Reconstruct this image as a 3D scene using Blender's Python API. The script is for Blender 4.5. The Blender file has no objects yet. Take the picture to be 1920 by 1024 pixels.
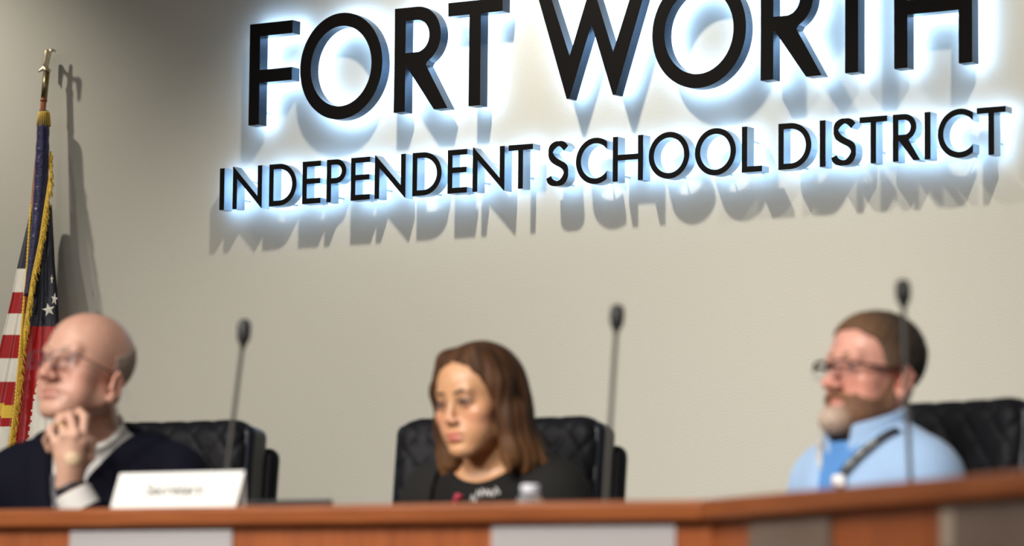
import bpy, math, random
import numpy as np
from mathutils import Vector, Matrix
from mathutils.geometry import tessellate_polygon

random.seed(7); np.random.seed(7)
SC = bpy.context.scene
COL = SC.collection

# ------------------------------------------------------------------ camera geometry
FPX = 6600.0
A = math.radians(33.0)            # the camera looks 33 degrees to the left of the wall's normal
SA, CA = math.sin(A), math.cos(A)
PITCH = math.atan((1190 - 512) / FPX)
ROLL = math.radians(0.57)
CAMZ = 0.63
ZC = 10.3
CAM = Vector((ZC * SA, -ZC * CA, CAMZ))
R0 = Vector((CA, SA, 0))
F0 = Vector((-SA, CA, 0))
FWD = Vector((-SA * math.cos(PITCH), CA * math.cos(PITCH), math.sin(PITCH)))
U0 = R0.cross(FWD)
RGT = R0 * math.cos(ROLL) + U0 * math.sin(ROLL)
UPV = U0 * math.cos(ROLL) - R0 * math.sin(ROLL)

def ray(u, v):
    return FWD + RGT * ((u - 960) / FPX) - UPV * ((v - 512) / FPX)
def at(u, v, d):
    """the world point seen at pixel (u, v) at depth d along the camera axis"""
    return CAM + ray(u, v) * d
def onwall(u, v, t=0.0):
    """the world point seen at pixel (u, v) on the plane t metres in front of the wall"""
    r = ray(u, v)
    return CAM + r * ((-t - CAM.y) / r.y)
def onplane(u, v, p0, n):
    r = ray(u, v)
    return CAM + r * ((p0 - CAM).dot(n) / r.dot(n))
def facing(theta):
    """z rotation that turns local +y towards the camera, then theta degrees to the picture's left"""
    return math.pi + A - math.radians(theta)

# ------------------------------------------------------------------ materials
def mat(name, color, rough=0.5, metal=0.0, spec=0.5, **kw):
    m = bpy.data.materials.new(name)
    m.use_nodes = True
    nt = m.node_tree
    b = nt.nodes['Principled BSDF']
    b.inputs['Base Color'].default_value = (*color, 1)
    b.inputs['Roughness'].default_value = rough
    b.inputs['Metallic'].default_value = metal
    b.inputs['Specular IOR Level'].default_value = spec
    for k, v in kw.items():
        b.inputs[k.replace('_', ' ')].default_value = v
    return m

def noise_bump(m, scale=200.0, strength=0.2, dist=0.002, stretch=(1, 1, 1), detail=3.0):
    nt = m.node_tree; N = nt.nodes; L = nt.links
    b = N['Principled BSDF']
    tc = N.new('ShaderNodeTexCoord'); mp = N.new('ShaderNodeMapping')
    mp.inputs['Scale'].default_value = stretch
    nz = N.new('ShaderNodeTexNoise'); nz.inputs['Scale'].default_value = scale; nz.inputs['Detail'].default_value = detail
    bp = N.new('ShaderNodeBump'); bp.inputs['Strength'].default_value = strength; bp.inputs['Distance'].default_value = dist
    L.new(tc.outputs['Object'], mp.inputs['Vector']); L.new(mp.outputs['Vector'], nz.inputs['Vector'])
    L.new(nz.outputs['Fac'], bp.inputs['Height']); L.new(bp.outputs['Normal'], b.inputs['Normal'])
    return m

def noise_color(m, c1, c2, scale=20.0, stretch=(1, 1, 1), lo=0.35, hi=0.65, detail=4.0):
    nt = m.node_tree; N = nt.nodes; L = nt.links
    b = N['Principled BSDF']
    tc = N.new('ShaderNodeTexCoord'); mp = N.new('ShaderNodeMapping')
    mp.inputs['Scale'].default_value = stretch
    nz = N.new('ShaderNodeTexNoise'); nz.inputs['Scale'].default_value = scale; nz.inputs['Detail'].default_value = detail
    cr = N.new('ShaderNodeValToRGB')
    cr.color_ramp.elements[0].position = lo; cr.color_ramp.elements[0].color = (*c1, 1)
    cr.color_ramp.elements[1].position = hi; cr.color_ramp.elements[1].color = (*c2, 1)
    L.new(tc.outputs['Object'], mp.inputs['Vector']); L.new(mp.outputs['Vector'], nz.inputs['Vector'])
    L.new(nz.outputs['Fac'], cr.inputs['Fac']); L.new(cr.outputs['Color'], b.inputs['Base Color'])
    return m

def tint_mat(name, rough=0.5, sss=0.0, spec=0.5, mottle=0.0, mscale=60.0):
    """colour comes from the mesh's own 'tint' attribute (lips, brows, beard colour ...)"""
    m = mat(name, (1, 1, 1), rough, 0, spec)
    nt = m.node_tree; N = nt.nodes; L = nt.links; b = N['Principled BSDF']
    at_ = N.new('ShaderNodeAttribute'); at_.attribute_name = 'tint'
    src = at_.outputs['Color']
    if mottle:
        tc = N.new('ShaderNodeTexCoord'); nz = N.new('ShaderNodeTexNoise'); nz.inputs['Scale'].default_value = mscale
        nz.inputs['Detail'].default_value = 4
        mx = N.new('ShaderNodeMix'); mx.data_type = 'RGBA'; mx.blend_type = 'MULTIPLY'
        cr = N.new('ShaderNodeValToRGB')
        cr.color_ramp.elements[0].position = 0.3; cr.color_ramp.elements[0].color = (1 - mottle, 1 - mottle * 1.3, 1 - mottle * 1.3, 1)
        cr.color_ramp.elements[1].position = 0.7; cr.color_ramp.elements[1].color = (1, 1, 1, 1)
        L.new(tc.outputs['Object'], nz.inputs['Vector']); L.new(nz.outputs['Fac'], cr.inputs['Fac'])
        mx.inputs['Factor'].default_value = 1.0
        L.new(src, mx.inputs['A']); L.new(cr.outputs['Color'], mx.inputs['B']); src = mx.outputs['Result']
    L.new(src, b.inputs['Base Color'])
    if sss:
        b.inputs['Subsurface Weight'].default_value = sss
        b.inputs['Subsurface Radius'].default_value = (1.0, 0.35, 0.2)
        b.inputs['Subsurface Scale'].default_value = 0.006
    return m

def emit(name, color, strength):
    m = bpy.data.materials.new(name); m.use_nodes = True
    nt = m.node_tree
    for n in list(nt.nodes): nt.nodes.remove(n)
    e = nt.nodes.new('ShaderNodeEmission'); o = nt.nodes.new('ShaderNodeOutputMaterial')
    e.inputs['Color'].default_value = (*color, 1); e.inputs['Strength'].default_value = strength
    nt.links.new(e.outputs[0], o.inputs[0])
    return m

# ------------------------------------------------------------------ objects
def tag(o, label=None, cat=None, group=None, kind=None):
    if label: o['label'] = label
    if cat: o['category'] = cat
    if group: o['group'] = group
    if kind: o['kind'] = kind
    return o

def empty(name, loc=(0, 0, 0), rz=0.0, label=None, cat=None, group=None):
    o = bpy.data.objects.new(name, None); COL.objects.link(o)
    o.empty_display_size = 0.05
    o.location = loc; o.rotation_euler = (0, 0, rz)
    return tag(o, label, cat, group)

def link(name, me, material=None, parent=None, smooth=False):
    o = bpy.data.objects.new(name, me); COL.objects.link(o)
    if material is not None:
        for m in (material if isinstance(material, (list, tuple)) else [material]): me.materials.append(m)
    if parent is not None: o.parent = parent
    if smooth and len(me.polygons): me.polygons.foreach_set('use_smooth', np.ones(len(me.polygons), dtype=bool))
    return o

class MB:
    """collects verts and faces of ONE mesh"""
    def __init__(self): self.v = []; self.f = []; self.mi = []
    def add(self, vs, fs, mi=0, M=None):
        n = len(self.v)
        self.v += [tuple(M @ Vector(p)) if M is not None else tuple(p) for p in vs]
        self.f += [tuple(i + n for i in f) for f in fs]
        self.mi += [mi] * len(fs)
        return self
    def box(self, lo, hi, M=None, mi=0):
        x0, y0, z0 = lo; x1, y1, z1 = hi
        vs = [(x0, y0, z0), (x1, y0, z0), (x1, y1, z0), (x0, y1, z0), (x0, y0, z1), (x1, y0, z1), (x1, y1, z1), (x0, y1, z1)]
        fs = [(0, 3, 2, 1), (4, 5, 6, 7), (0, 1, 5, 4), (1, 2, 6, 5), (2, 3, 7, 6), (3, 0, 4, 7)]
        return self.add(vs, fs, mi, M)
    def prism(self, poly, z0, z1, mi=0, M=None):
        """vertical prism over a counter-clockwise convex polygon"""
        n = len(poly)
        vs = [(p[0], p[1], z0) for p in poly] + [(p[0], p[1], z1) for p in poly]
        fs = [tuple(range(n - 1, -1, -1)), tuple(range(n, 2 * n))] + [(i, (i + 1) % n, n + (i + 1) % n, n + i) for i in range(n)]
        return self.add(vs, fs, mi, M)
    def tube(self, pts, r, n=10, mi=0, cap=True, M=None):
        pts = [Vector(p) for p in pts]
        rs = r if isinstance(r, (list, tuple)) else [r] * len(pts)
        vs, fs = [], []
        up = None
        for i, p in enumerate(pts):
            t = (pts[min(i + 1, len(pts) - 1)] - pts[max(i - 1, 0)]).normalized()
            if up is None:
                up = Vector((0, 0, 1)) if abs(t.z) < 0.9 else Vector((1, 0, 0))
            a = (up - t * up.dot(t)).normalized(); b = t.cross(a); up = a
            for k in range(n):
                q = 2 * math.pi * k / n
                vs.append(p + (a * math.cos(q) + b * math.sin(q)) * rs[i])
        for i in range(len(pts) - 1):
            for k in range(n):
                fs.append((i * n + k, i * n + (k + 1) % n, (i + 1) * n + (k + 1) % n, (i + 1) * n + k))
        if cap:
            fs.append(tuple(range(n - 1, -1, -1))); fs.append(tuple((len(pts) - 1) * n + k for k in range(n)))
        return self.add(vs, fs, mi, M)
    def lathe(self, prof, n=24, mi=0, M=None):
        """profile of (radius, z) turned about z"""
        vs, fs = [], []
        for r, z in prof:
            for k in range(n):
                q = 2 * math.pi * k / n
                vs.append((r * math.cos(q), r * math.sin(q), z))
        for i in range(len(prof) - 1):
            for k in range(n):
                fs.append((i * n + k, i * n + (k + 1) % n, (i + 1) * n + (k + 1) % n, (i + 1) * n + k))
        fs.append(tuple(range(n - 1, -1, -1))); fs.append(tuple((len(prof) - 1) * n + k for k in range(n)))
        return self.add(vs, fs, mi, M)
    def build(self, name, material, parent=None, smooth=False, bevel=0.0):
        me = bpy.data.meshes.new(name)
        me.from_pydata(self.v, [], self.f)
        if any(self.mi): me.polygons.foreach_set('material_index', self.mi)
        me.update()
        o = link(name, me, material, parent, smooth)
        if bevel:
            b = o.modifiers.new('bevel', 'BEVEL'); b.width = bevel; b.segments = 3; b.limit_method = 'ANGLE'
        return o

def catmull(pts, n=8):
    pts = [np.array(p, float) for p in pts]
    out = []
    P = [2 * pts[0] - pts[1]] + pts + [2 * pts[-1] - pts[-2]]
    for i in range(1, len(P) - 2):
        for k in range(n):
            t = k / n
            out.append(0.5 * (2 * P[i] + (P[i + 1] - P[i - 1]) * t + (2 * P[i - 1] - 5 * P[i] + 4 * P[i + 1] - P[i + 2]) * t * t
                              + (3 * P[i] - P[i - 1] - 3 * P[i + 1] + P[i + 2]) * t ** 3))
    out.append(pts[-1])
    return out

# ------------------------------------------------------------------ smooth solids (distance fields turned into meshes)
class Field:
    def __init__(self, lo, hi, h):
        self.h = h
        self.lo = np.array(lo, np.float32)
        n = np.ceil((np.array(hi) - np.array(lo)) / h).astype(int) + 1
        self.ax = [self.lo[i] + h * np.arange(n[i], dtype=np.float32) for i in range(3)]
        self.F = np.full(n, 1.0, np.float32)
    def sub(self, lo, hi):
        s = []
        for i in range(3):
            a = max(0, int(math.floor((lo[i] - self.lo[i]) / self.h)))
            b = min(len(self.ax[i]), int(math.ceil((hi[i] - self.lo[i]) / self.h)) + 1)
            s.append(slice(a, max(a, b)))
        return tuple(s)
    def grid(self, s):
        return self.ax[0][s[0]][:, None, None], self.ax[1][s[1]][None, :, None], self.ax[2][s[2]][None, None, :]
    def full(self):
        return self.grid((slice(None),) * 3)
    def _op(self, fn, c, r, k, mode, pad=0.045):
        c = np.array(c, float); r = np.array(r, float) if np.ndim(r) else np.full(3, float(r))
        m = k + pad if mode == 'u' else k + 0.004
        s = self.sub(c - r - m, c + r + m)
        if min(sl.stop - sl.start for sl in s) <= 0: return
        d = fn(*self.grid(s)).astype(np.float32)
        a = self.F[s]
        if mode == 'u':
            if k <= 0: self.F[s] = np.minimum(a, d)
            else:
                h = np.clip(0.5 + 0.5 * (d - a) / k, 0, 1)
                self.F[s] = d * (1 - h) + a * h - k * h * (1 - h)
        else:
            d = -d
            if k <= 0: self.F[s] = np.maximum(a, d)
            else:
                h = np.clip(0.5 - 0.5 * (d - a) / k, 0, 1)
                self.F[s] = d * (1 - h) + a * h + k * h * (1 - h)
    def ell(self, c, r, k=0.01, R=None, mode='u'):
        """ellipsoid; R: 3x3 whose columns are its axes"""
        c = np.array(c, float); r = np.array(r, float)
        def fn(X, Y, Z):
            x, y, z = X - c[0], Y - c[1], Z - c[2]
            if R is not None:
                x, y, z = (R[0][i] * x + R[1][i] * y + R[2][i] * z for i in range(3))
            k0 = np.sqrt((x / r[0]) ** 2 + (y / r[1]) ** 2 + (z / r[2]) ** 2)
            k1 = np.sqrt((x / r[0] ** 2) ** 2 + (y / r[1] ** 2) ** 2 + (z / r[2] ** 2) ** 2) + 1e-9
            return k0 * (k0 - 1) / k1
        self._op(fn, c, r if R is None else max(r), k, mode)
    def cap(self, a, b, ra, rb=None, k=0.01, mode='u'):
        """tapered capsule"""
        a = np.array(a, float); b = np.array(b, float); rb = ra if rb is None else rb
        ab = b - a; L2 = float(ab @ ab) + 1e-12
        def fn(X, Y, Z):
            t = np.clip(((X - a[0]) * ab[0] + (Y - a[1]) * ab[1] + (Z - a[2]) * ab[2]) / L2, 0, 1)
            return np.sqrt((X - a[0] - t * ab[0]) ** 2 + (Y - a[1] - t * ab[1]) ** 2 + (Z - a[2] - t * ab[2]) ** 2) - (ra + (rb - ra) * t)
        self._op(fn, (a + b) / 2, np.abs(ab) / 2 + max(ra, rb), k, mode)
    def box(self, c, r, rad=0.01, k=0.0, R=None, mode='u'):
        c = np.array(c, float); r = np.array(r, float) - rad
        def fn(X, Y, Z):
            x, y, z = X - c[0], Y - c[1], Z - c[2]
            if R is not None:
                x, y, z = (R[0][i] * x + R[1][i] * y + R[2][i] * z for i in range(3))
            x, y, z = np.abs(x) - r[0], np.abs(y) - r[1], np.abs(z) - r[2]
            return np.sqrt(np.maximum(x, 0) ** 2 + np.maximum(y, 0) ** 2 + np.maximum(z, 0) ** 2) + np.minimum(np.maximum(x, np.maximum(y, z)), 0) - rad
        self._op(fn, c, (r + rad) if R is None else float(np.linalg.norm(r + rad)), k, mode)
    def copy(self):
        g = object.__new__(Field); g.h = self.h; g.lo = self.lo; g.ax = self.ax; g.F = self.F.copy(); return g

def sm_min(a, b, k):
    h = np.clip(0.5 + 0.5 * (b - a) / k, 0, 1); return b * (1 - h) + a * h - k * h * (1 - h)
def sm_max(a, b, k): return -sm_min(-a, -b, k)

def nets(fl, F=None):
    """surface nets: vertices and quads of the field's zero surface"""
    F = fl.F if F is None else F
    F = np.pad(F, 1, constant_values=1.0)
    n = F.shape
    S = F < 0
    c = np.zeros(tuple(k - 1 for k in n), np.uint8)
    for dx in (0, 1):
        for dy in (0, 1):
            for dz in (0, 1):
                c += S[dx:n[0] - 1 + dx, dy:n[1] - 1 + dy, dz:n[2] - 1 + dz]
    act = (c > 0) & (c < 8)
    I, J, K = np.nonzero(act)
    idx = np.full(act.shape, -1, np.int32); idx[I, J, K] = np.arange(len(I))
    V = np.zeros((len(I), 3), np.float32); W = np.zeros(len(I), np.float32)
    cor = [(0, 0, 0), (1, 0, 0), (0, 1, 0), (1, 1, 0), (0, 0, 1), (1, 0, 1), (0, 1, 1), (1, 1, 1)]
    val = [F[I + a, J + b, K + d] for a, b, d in cor]
    for p in range(8):
        for ax in range(3):
            if cor[p][ax] == 0:
                q = p + (1, 2, 4)[ax]
                fa, fb = val[p], val[q]
                m = (fa < 0) != (fb < 0)
                t = np.where(m, fa / np.where(m, fa - fb, 1), 0)
                for e in range(3):
                    V[:, e] += np.where(m, cor[p][e] + (t if e == ax else 0), 0)
                W += m
    V /= W[:, None]
    V += np.stack([I, J, K], 1)
    V = (V - 1) * fl.h + fl.lo
    Q = []
    for ax in range(3):
        o1, o2 = [(1, 2), (2, 0), (0, 1)][ax]
        sl0 = [slice(1, -1)] * 3; sl1 = [slice(1, -1)] * 3
        sl0[ax] = slice(0, -1); sl1[ax] = slice(1, None)
        s0, s1 = S[tuple(sl0)], S[tuple(sl1)]
        P = np.argwhere(s0 != s1)
        if not len(P): continue
        sgn = s0[tuple(P.T)]
        off = np.ones(3, int); off[ax] = 0
        P = P + off
        e1 = np.zeros(3, int); e1[o1] = 1
        e2 = np.zeros(3, int); e2[o2] = 1
        q = [idx[tuple((P - e1 - e2).T)], idx[tuple((P - e2).T)], idx[tuple(P.T)], idx[tuple((P - e1).T)]]
        q = np.stack(q, 1)
        q[~sgn] = q[~sgn][:, ::-1]
        Q.append(q)
    return V, np.concatenate(Q)

def np_mesh(name, V, Q, tint=None):
    me = bpy.data.meshes.new(name)
    me.vertices.add(len(V)); me.vertices.foreach_set('co', V.astype(np.float32).ravel())
    me.loops.add(Q.size); me.loops.foreach_set('vertex_index', Q.astype(np.int32).ravel())
    me.polygons.add(len(Q))
    me.polygons.foreach_set('loop_start', np.arange(len(Q), dtype=np.int32) * 4)
    me.polygons.foreach_set('use_smooth', np.ones(len(Q), dtype=bool))
    if tint is not None:
        a = me.color_attributes.new('tint', 'FLOAT_COLOR', 'POINT')
        t = np.ones((len(V), 4), np.float32); t[:, :3] = tint
        a.data.foreach_set('color', t.ravel())
    me.update(calc_edges=True); me.validate()
    return me

def vnoise(X, Y, Z, f, seed=0):
    """cheap smooth noise of several rotated sines"""
    rs = np.random.RandomState(seed); o = 0
    for _ in range(5):
        d = rs.normal(size=3); d /= np.linalg.norm(d); p = rs.uniform(0, 6.28, 1)[0]
        o = o + np.sin((X * d[0] + Y * d[1] + Z * d[2]) * f * rs.uniform(.7, 1.4) + p)
    return o / 5
# ------------------------------------------------------------------ the room
M_WALL = noise_bump(mat('wall_paint', (0.57, 0.555, 0.49), 0.42, spec=0.35), 190, 0.12, 0.003)
M_FLOOR = noise_color(mat('carpet', (0.08, 0.08, 0.09), 0.95), (0.06, 0.06, 0.07), (0.11, 0.11, 0.12), 300)
M_CEIL = noise_bump(mat('ceiling_tile', (0.7, 0.7, 0.68), 0.9), 120, 0.3, 0.002)

tag(MB().box((-6, 0, -0.45), (8, 0.15, 3.7)).build('wall_back', M_WALL), kind='structure')
tag(MB().box((-6, -3.515, -0.45), (2.5, 0, 0.0)).build('floor', M_FLOOR), kind='structure')      # the raised platform
tag(MB().prism([(2.5, -3.515), (2.71, -3.515), (5.2, -5.54), (8, -5.54), (8, 0), (2.5, 0)], -0.45, 0.0).build('floor_platform', M_FLOOR), kind='structure')
tag(MB().box((-6, -13, -0.60), (10, 0.15, -0.45)).build('floor_hall', M_FLOOR), kind='structure')
tag(MB().box((-6, -13, 3.7), (10, 0.15, 3.8)).build('ceiling', M_CEIL), kind='structure')
tag(MB().box((-6, -0.012, 0.0), (8, 0.0, 0.10)).build('baseboard_back', mat('baseboard', (0.03, 0.03, 0.035), 0.5)), kind='structure')

# ------------------------------------------------------------------ letters of the wall sign
M_FACE = noise_bump(mat('letter_face', (0.006, 0.0052, 0.005), 0.6, spec=0.08), 400, 0.05, 0.0005)
M_RET = noise_bump(mat('letter_return', (0.030, 0.045, 0.070), 0.30, metal=0.75), 300, 0.05, 0.0005, (1, 1, .1))
M_RETS = noise_bump(mat('letter_return_small', (0.34, 0.43, 0.53), 0.30, metal=0.8), 300, 0.05, 0.0005, (1, 1, .1))  # pale blue: reflected glow of the lit wall put into the colour
M_LED = emit('sign_led', (0.38, 0.63, 1.0), 13.5)
M_PIN = mat('standoff_metal', (0.45, 0.45, 0.45), 0.3, metal=1)
T0, GAP = 0.075, 0.035            # front of the letters and gap behind them, from the wall

def ring(cx, cy, rx, ry, a0=0.0, a1=360.0, n=64, close=True):
    m = n if close else n + 1
    return [(cx + rx * math.cos(math.radians(a0 + (a1 - a0) * k / n)), cy + ry * math.sin(math.radians(a0 + (a1 - a0) * k / n))) for k in range(m)]

def glyph(ch, W, H, s, b):
    """outlines (outer first, then holes) of a geometric sans capital: W wide, H tall, upright stroke s, level stroke b"""
    ov = 0.018 * H
    if ch == 'I': return [[(0, 0), (W, 0), (W, H), (0, H)]]
    if ch == 'L': return [[(0, 0), (W, 0), (W, b), (s, b), (s, H), (0, H)]]
    if ch == 'T': return [[((W - s) / 2, 0), ((W + s) / 2, 0), ((W + s) / 2, H - b), (W, H - b), (W, H), (0, H), (0, H - b), ((W - s) / 2, H - b)]]
    if ch == 'F':
        m = 0.475 * H
        return [[(0, 0), (s, 0), (s, m - b / 2), (W, m - b / 2), (W, m + b / 2), (s, m + b / 2), (s, H - b), (W, H - b), (W, H), (0, H)]]
    if ch == 'E':
        m = 0.53 * H
        return [[(0, 0), (W, 0), (W, b), (s, b), (s, m - b / 2), (W * .97, m - b / 2), (W * .97, m + b / 2), (s, m + b / 2), (s, H - b), (W, H - b), (W, H), (0, H)]]
    if ch == 'H':
        m = 0.53 * H
        return [[(0, 0), (s, 0), (s, m - b / 2), (W - s, m - b / 2), (W - s, 0), (W, 0), (W, H), (W - s, H), (W - s, m + b / 2), (s, m + b / 2), (s, H), (0, H)]]
    if ch == 'N':
        e = 0.02 * H
        return [[(0, 0), (s, 0), (s, .72 * H), (W - .02 * W, -e), (W, -e), (W, H), (W - s, H), (W - s, .28 * H), (.02 * W, H + e), (0, H + e)]]
    if ch == 'O':
        return [ring(W / 2, H / 2, W / 2, H / 2 + ov), ring(W / 2, H / 2, W / 2 - s, H / 2 + ov - b)]
    if ch == 'C':
        rx, ry = W * .63, H / 2 + ov
        al = math.degrees(math.acos(min(1, (W - rx) / rx)))
        out = ring(rx, H / 2, rx, ry, al, 360 - al, 56, False)
        ai = math.degrees(math.acos(min(1, (W - rx) / (rx - s))))
        return [out + ring(rx, H / 2, rx - s, ry - b, 360 - ai, ai, 56, False)]
    if ch == 'D':
        x0 = W * .36
        o = [(0, 0), (x0, 0)] + ring(x0, H / 2, W - x0, H / 2, -90, 90, 36, False) + [(0, H)]
        i = [(s, b), (x0, b)] + ring(x0, H / 2, W - x0 - s, H / 2 - b, -90, 90, 36, False) + [(s, H - b)]
        return [o, i]
    if ch in 'PR':
        bw = W if ch == 'P' else W * .86
        yb = H * (.435 if ch == 'P' else .435)
        cy = (H + yb) / 2; ry = (H - yb) / 2; x0 = bw * .48
        hole = [(s, yb + b), (x0, yb + b)] + ring(x0, cy, bw - x0 - s * 1.02, ry - b, -90, 90, 28, False) + [(s, H - b)]
        if ch == 'P':
            return [[(0, 0), (s, 0), (s, yb), (x0, yb)] + ring(x0, cy, bw - x0, ry, -90, 90, 28, False) + [(0, H)], hole]
        k = s * 1.22
        bowl = ring(x0, cy, bw - x0, ry, -62, 90, 28, False)
        return [[(0, 0), (s, 0), (s, .43 * H), (s * 1.12, .43 * H), (W - k, 0), (W, 0), (bowl[0][0] - .035 * W, bowl[0][1] - .035 * H)] + bowl + [(0, H)], hole]
    if ch == 'W':
        e = .012 * H
        k = s * 1.06
        v1, v2, mid = .292 * W, .708 * W, .5 * W
        # strokes of equal slope: outer ones lean in, the middle pair meets in a point at cap height
        n1 = .385 * H
        return [[(0, H), (k, H), (v1 + .012 * W, n1), (mid - .012 * W, H + e), (mid + .012 * W, H + e), (v2 - .012 * W, n1), (W - k, H), (W, H),
                 (v2 + .012 * W, -e), (v2 - .012 * W, -e), (mid, .665 * H), (v1 + .012 * W, -e), (v1 - .012 * W, -e)]]
    if ch == 'S':
        c = [(.10, .205), (.165, .125), (.29, .075), (.47, .055), (.65, .075), (.79, .15), (.865, .27), (.83, .385), (.72, .455), (.50, .525), (.31, .60), (.205, .69),
             (.185, .78), (.25, .875), (.40, .935), (.56, .95), (.72, .92), (.865, .835)]
        p = catmull([(x * W, (y * 1.0) * H) for x, y in c], 5)
        L, Rr = [], []
        for i, q in enumerate(p):
            t = p[min(i + 1, len(p) - 1)] - p[max(i - 1, 0)]; t = t / np.linalg.norm(t)
            w = (s * abs(t[1]) + b * abs(t[0])) / 2 * .84
            L.append((q[0] - t[1] * w, q[1] + t[0] * w)); Rr.append((q[0] + t[1] * w, q[1] - t[0] * w))
        return [Rr + L[::-1]]

def area2(p): return sum(p[i][0] * p[(i + 1) % len(p)][1] - p[(i + 1) % len(p)][0] * p[i][1] for i in range(len(p)))

def letter(ch, u0, u1, vb, zb, zt, s, b, small, label, group):
    H = zt - zb
    xa, xb = onwall(u0, vb, T0).x, onwall(u1, vb, T0).x
    if ch == 'I': s = xb - xa
    loops = glyph(ch, xb - xa, H, s, b)
    loops = [l if (area2(l) > 0) == (i == 0) else l[::-1] for i, l in enumerate(loops)]
    root = empty('sign_letter', (xa, 0, zb), 0, label, 'letter', group)
    flat = [p for l in loops for p in l]
    tris = tessellate_polygon([[Vector((p[0], p[1], 0)) for p in l] for l in loops])
    def plate(y, flip):
        m = MB(); fs = []
        for t in tris:
            q = [flat[i] for i in t]
            ccw = (q[1][0] - q[0][0]) * (q[2][1] - q[0][1]) - (q[2][0] - q[0][0]) * (q[1][1] - q[0][1]) > 0
            fs.append(tuple(t) if ccw != flip else tuple(t)[::-1])
        m.add([(p[0], y, p[1]) for p in flat], fs)
        return m
    plate(-T0, False).build('letter_face', M_FACE, root)
    m = MB()
    for l in loops:
        n = len(l)
        m.add([(p[0], -T0, p[1]) for p in l] + [(p[0], -GAP, p[1]) for p in l], [(i, n + i, n + (i + 1) % n, (i + 1) % n) for i in range(n)])
    m.build('side_return', M_RETS if small else M_RET, root)
    plate(-GAP - 0.001, True).build('light_strip', M_LED, root)
    # standoff pins that carry the letter on the wall
    best = sorted(flat, key=lambda p: p[1])
    tri_c = []
    for t in tris:
        q = [flat[i] for i in t]
        ar = abs((q[1][0] - q[0][0]) * (q[2][1] - q[0][1]) - (q[2][0] - q[0][0]) * (q[1][1] - q[0][1]))
        tri_c.append((ar, sum(p[0] for p in q) / 3, sum(p[1] for p in q) / 3))
    tri_c.sort(reverse=True)
    lo = min(tri_c[:6], key=lambda c: c[2]); hi = max(tri_c[:6], key=lambda c: c[2])
    for c in (lo, hi):
        MB().tube([(c[1], -GAP - 0.002, c[2]), (c[1], 0.0, c[2])], 0.003, 8).build('standoff_pin', M_PIN, root)
    return root

ZB1 = onwall(466, 235.4, T0).z; ZT1 = onwall(466, 46.2, T0).z
ZB2 = onwall(1148, 341.3, T0).z; ZT2 = onwall(1149, 257.2, T0).z
ORD = ['first', 'second', 'third', 'fourth', 'fifth', 'sixth', 'seventh', 'eighth', 'ninth', 'tenth', 'eleventh']
TOP = [('F', 465.5, 545.5), ('O', 561, 715.4), ('R', 738, 839), ('T', 838.3, 940.4),
       ('W', 1005, 1213), ('O', 1222.3, 1398.5), ('R', 1426, 1540.7), ('T', 1541, 1653), ('H', 1676.5, 1823)]
BOT = [('I', 411, 420), ('N', 435.5, 490.5), ('D', 503.9, 555.4), ('E', 566.2, 600.6), ('P', 611.7, 648.5), ('E', 657.2, 693), ('N', 701.9, 759.9),
       ('D', 772.8, 827.6), ('E', 838.8, 875.3), ('N', 885.7, 945.6), ('T', 952.7, 998.5),
       ('S', 1024.3, 1066.6), ('C', 1079.5, 1137.6), ('H', 1148.6, 1205.5), ('O', 1216, 1292.3), ('O', 1302.8, 1379.7), ('L', 1390.7, 1428.9),
       ('D', 1459.3, 1521.2), ('I', 1536.7, 1547.9), ('S', 1558.6, 1606.5), ('T', 1611.5, 1663.5), ('R', 1674, 1725.5), ('I', 1733.5, 1744.9),
       ('C', 1758.2, 1824.4), ('T', 1831.5, 1886)]
for i, (ch, u0, u1) in enumerate(TOP):
    w, k = ('left', i) if i < 4 else ('right', i - 4)
    letter(ch, u0, u1, 235.4 - .0903 * (u0 - 466), ZB1, ZT1, .0405, .0405, False,
           'large black backlit letter %s, %s letter of the %s word in the sign\'s top row' % (ch, ORD[k], w), 'large letters of the wall sign')
for i, (ch, u0, u1) in enumerate(BOT):
    w, k = ('left', i) if i < 11 else (('middle', i - 11) if i < 17 else ('right', i - 17))
    letter(ch, u0, u1, 341.3 - .0722 * (u0 - 1148), ZB2, ZT2, .0172, .0165, True,
           'small black backlit letter %s, %s letter of the %s word in the sign\'s lower row' % (ch, ORD[k], w), 'small letters of the wall sign')

# ------------------------------------------------------------------ the flag by the wall
M_NAVY = noise_bump(mat('flag_navy', (0.006, 0.007, 0.021), 0.5, Sheen_Weight=0.2), 25, 0.3, 0.01, (1, 1, .5))
M_SLEEVE = noise_bump(mat('flag_sleeve_blue', (0.018, 0.016, 0.085), 0.38, Sheen_Weight=0.2), 30, 0.5, 0.012, (1, 1, 1.6))
M_RED = noise_bump(mat('flag_red', (0.42, 0.012, 0.016), 0.42), 30, 0.35, 0.01, (1, 1, .6))
M_WHITE = noise_bump(mat('flag_white', (0.86, 0.82, 0.74), 0.5), 30, 0.35, 0.01, (1, 1, .6))
M_GOLD = noise_bump(mat('gold_thread', (0.86, 0.58, 0.07), 0.5), 500, 0.4, 0.001)
M_BRASS = mat('aged_brass', (0.28, 0.22, 0.12), 0.38, metal=1)
M_EAGLE = noise_bump(mat('gilt_eagle', (0.72, 0.62, 0.44), 0.32, metal=1), 260, 0.7, 0.002)
M_POLE = noise_color(mat('pole_wood', (0.3, 0.1, 0.04), 0.3), (0.22, 0.07, 0.03), (0.38, 0.14, 0.05), 40, (1, 1, .1))

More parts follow.
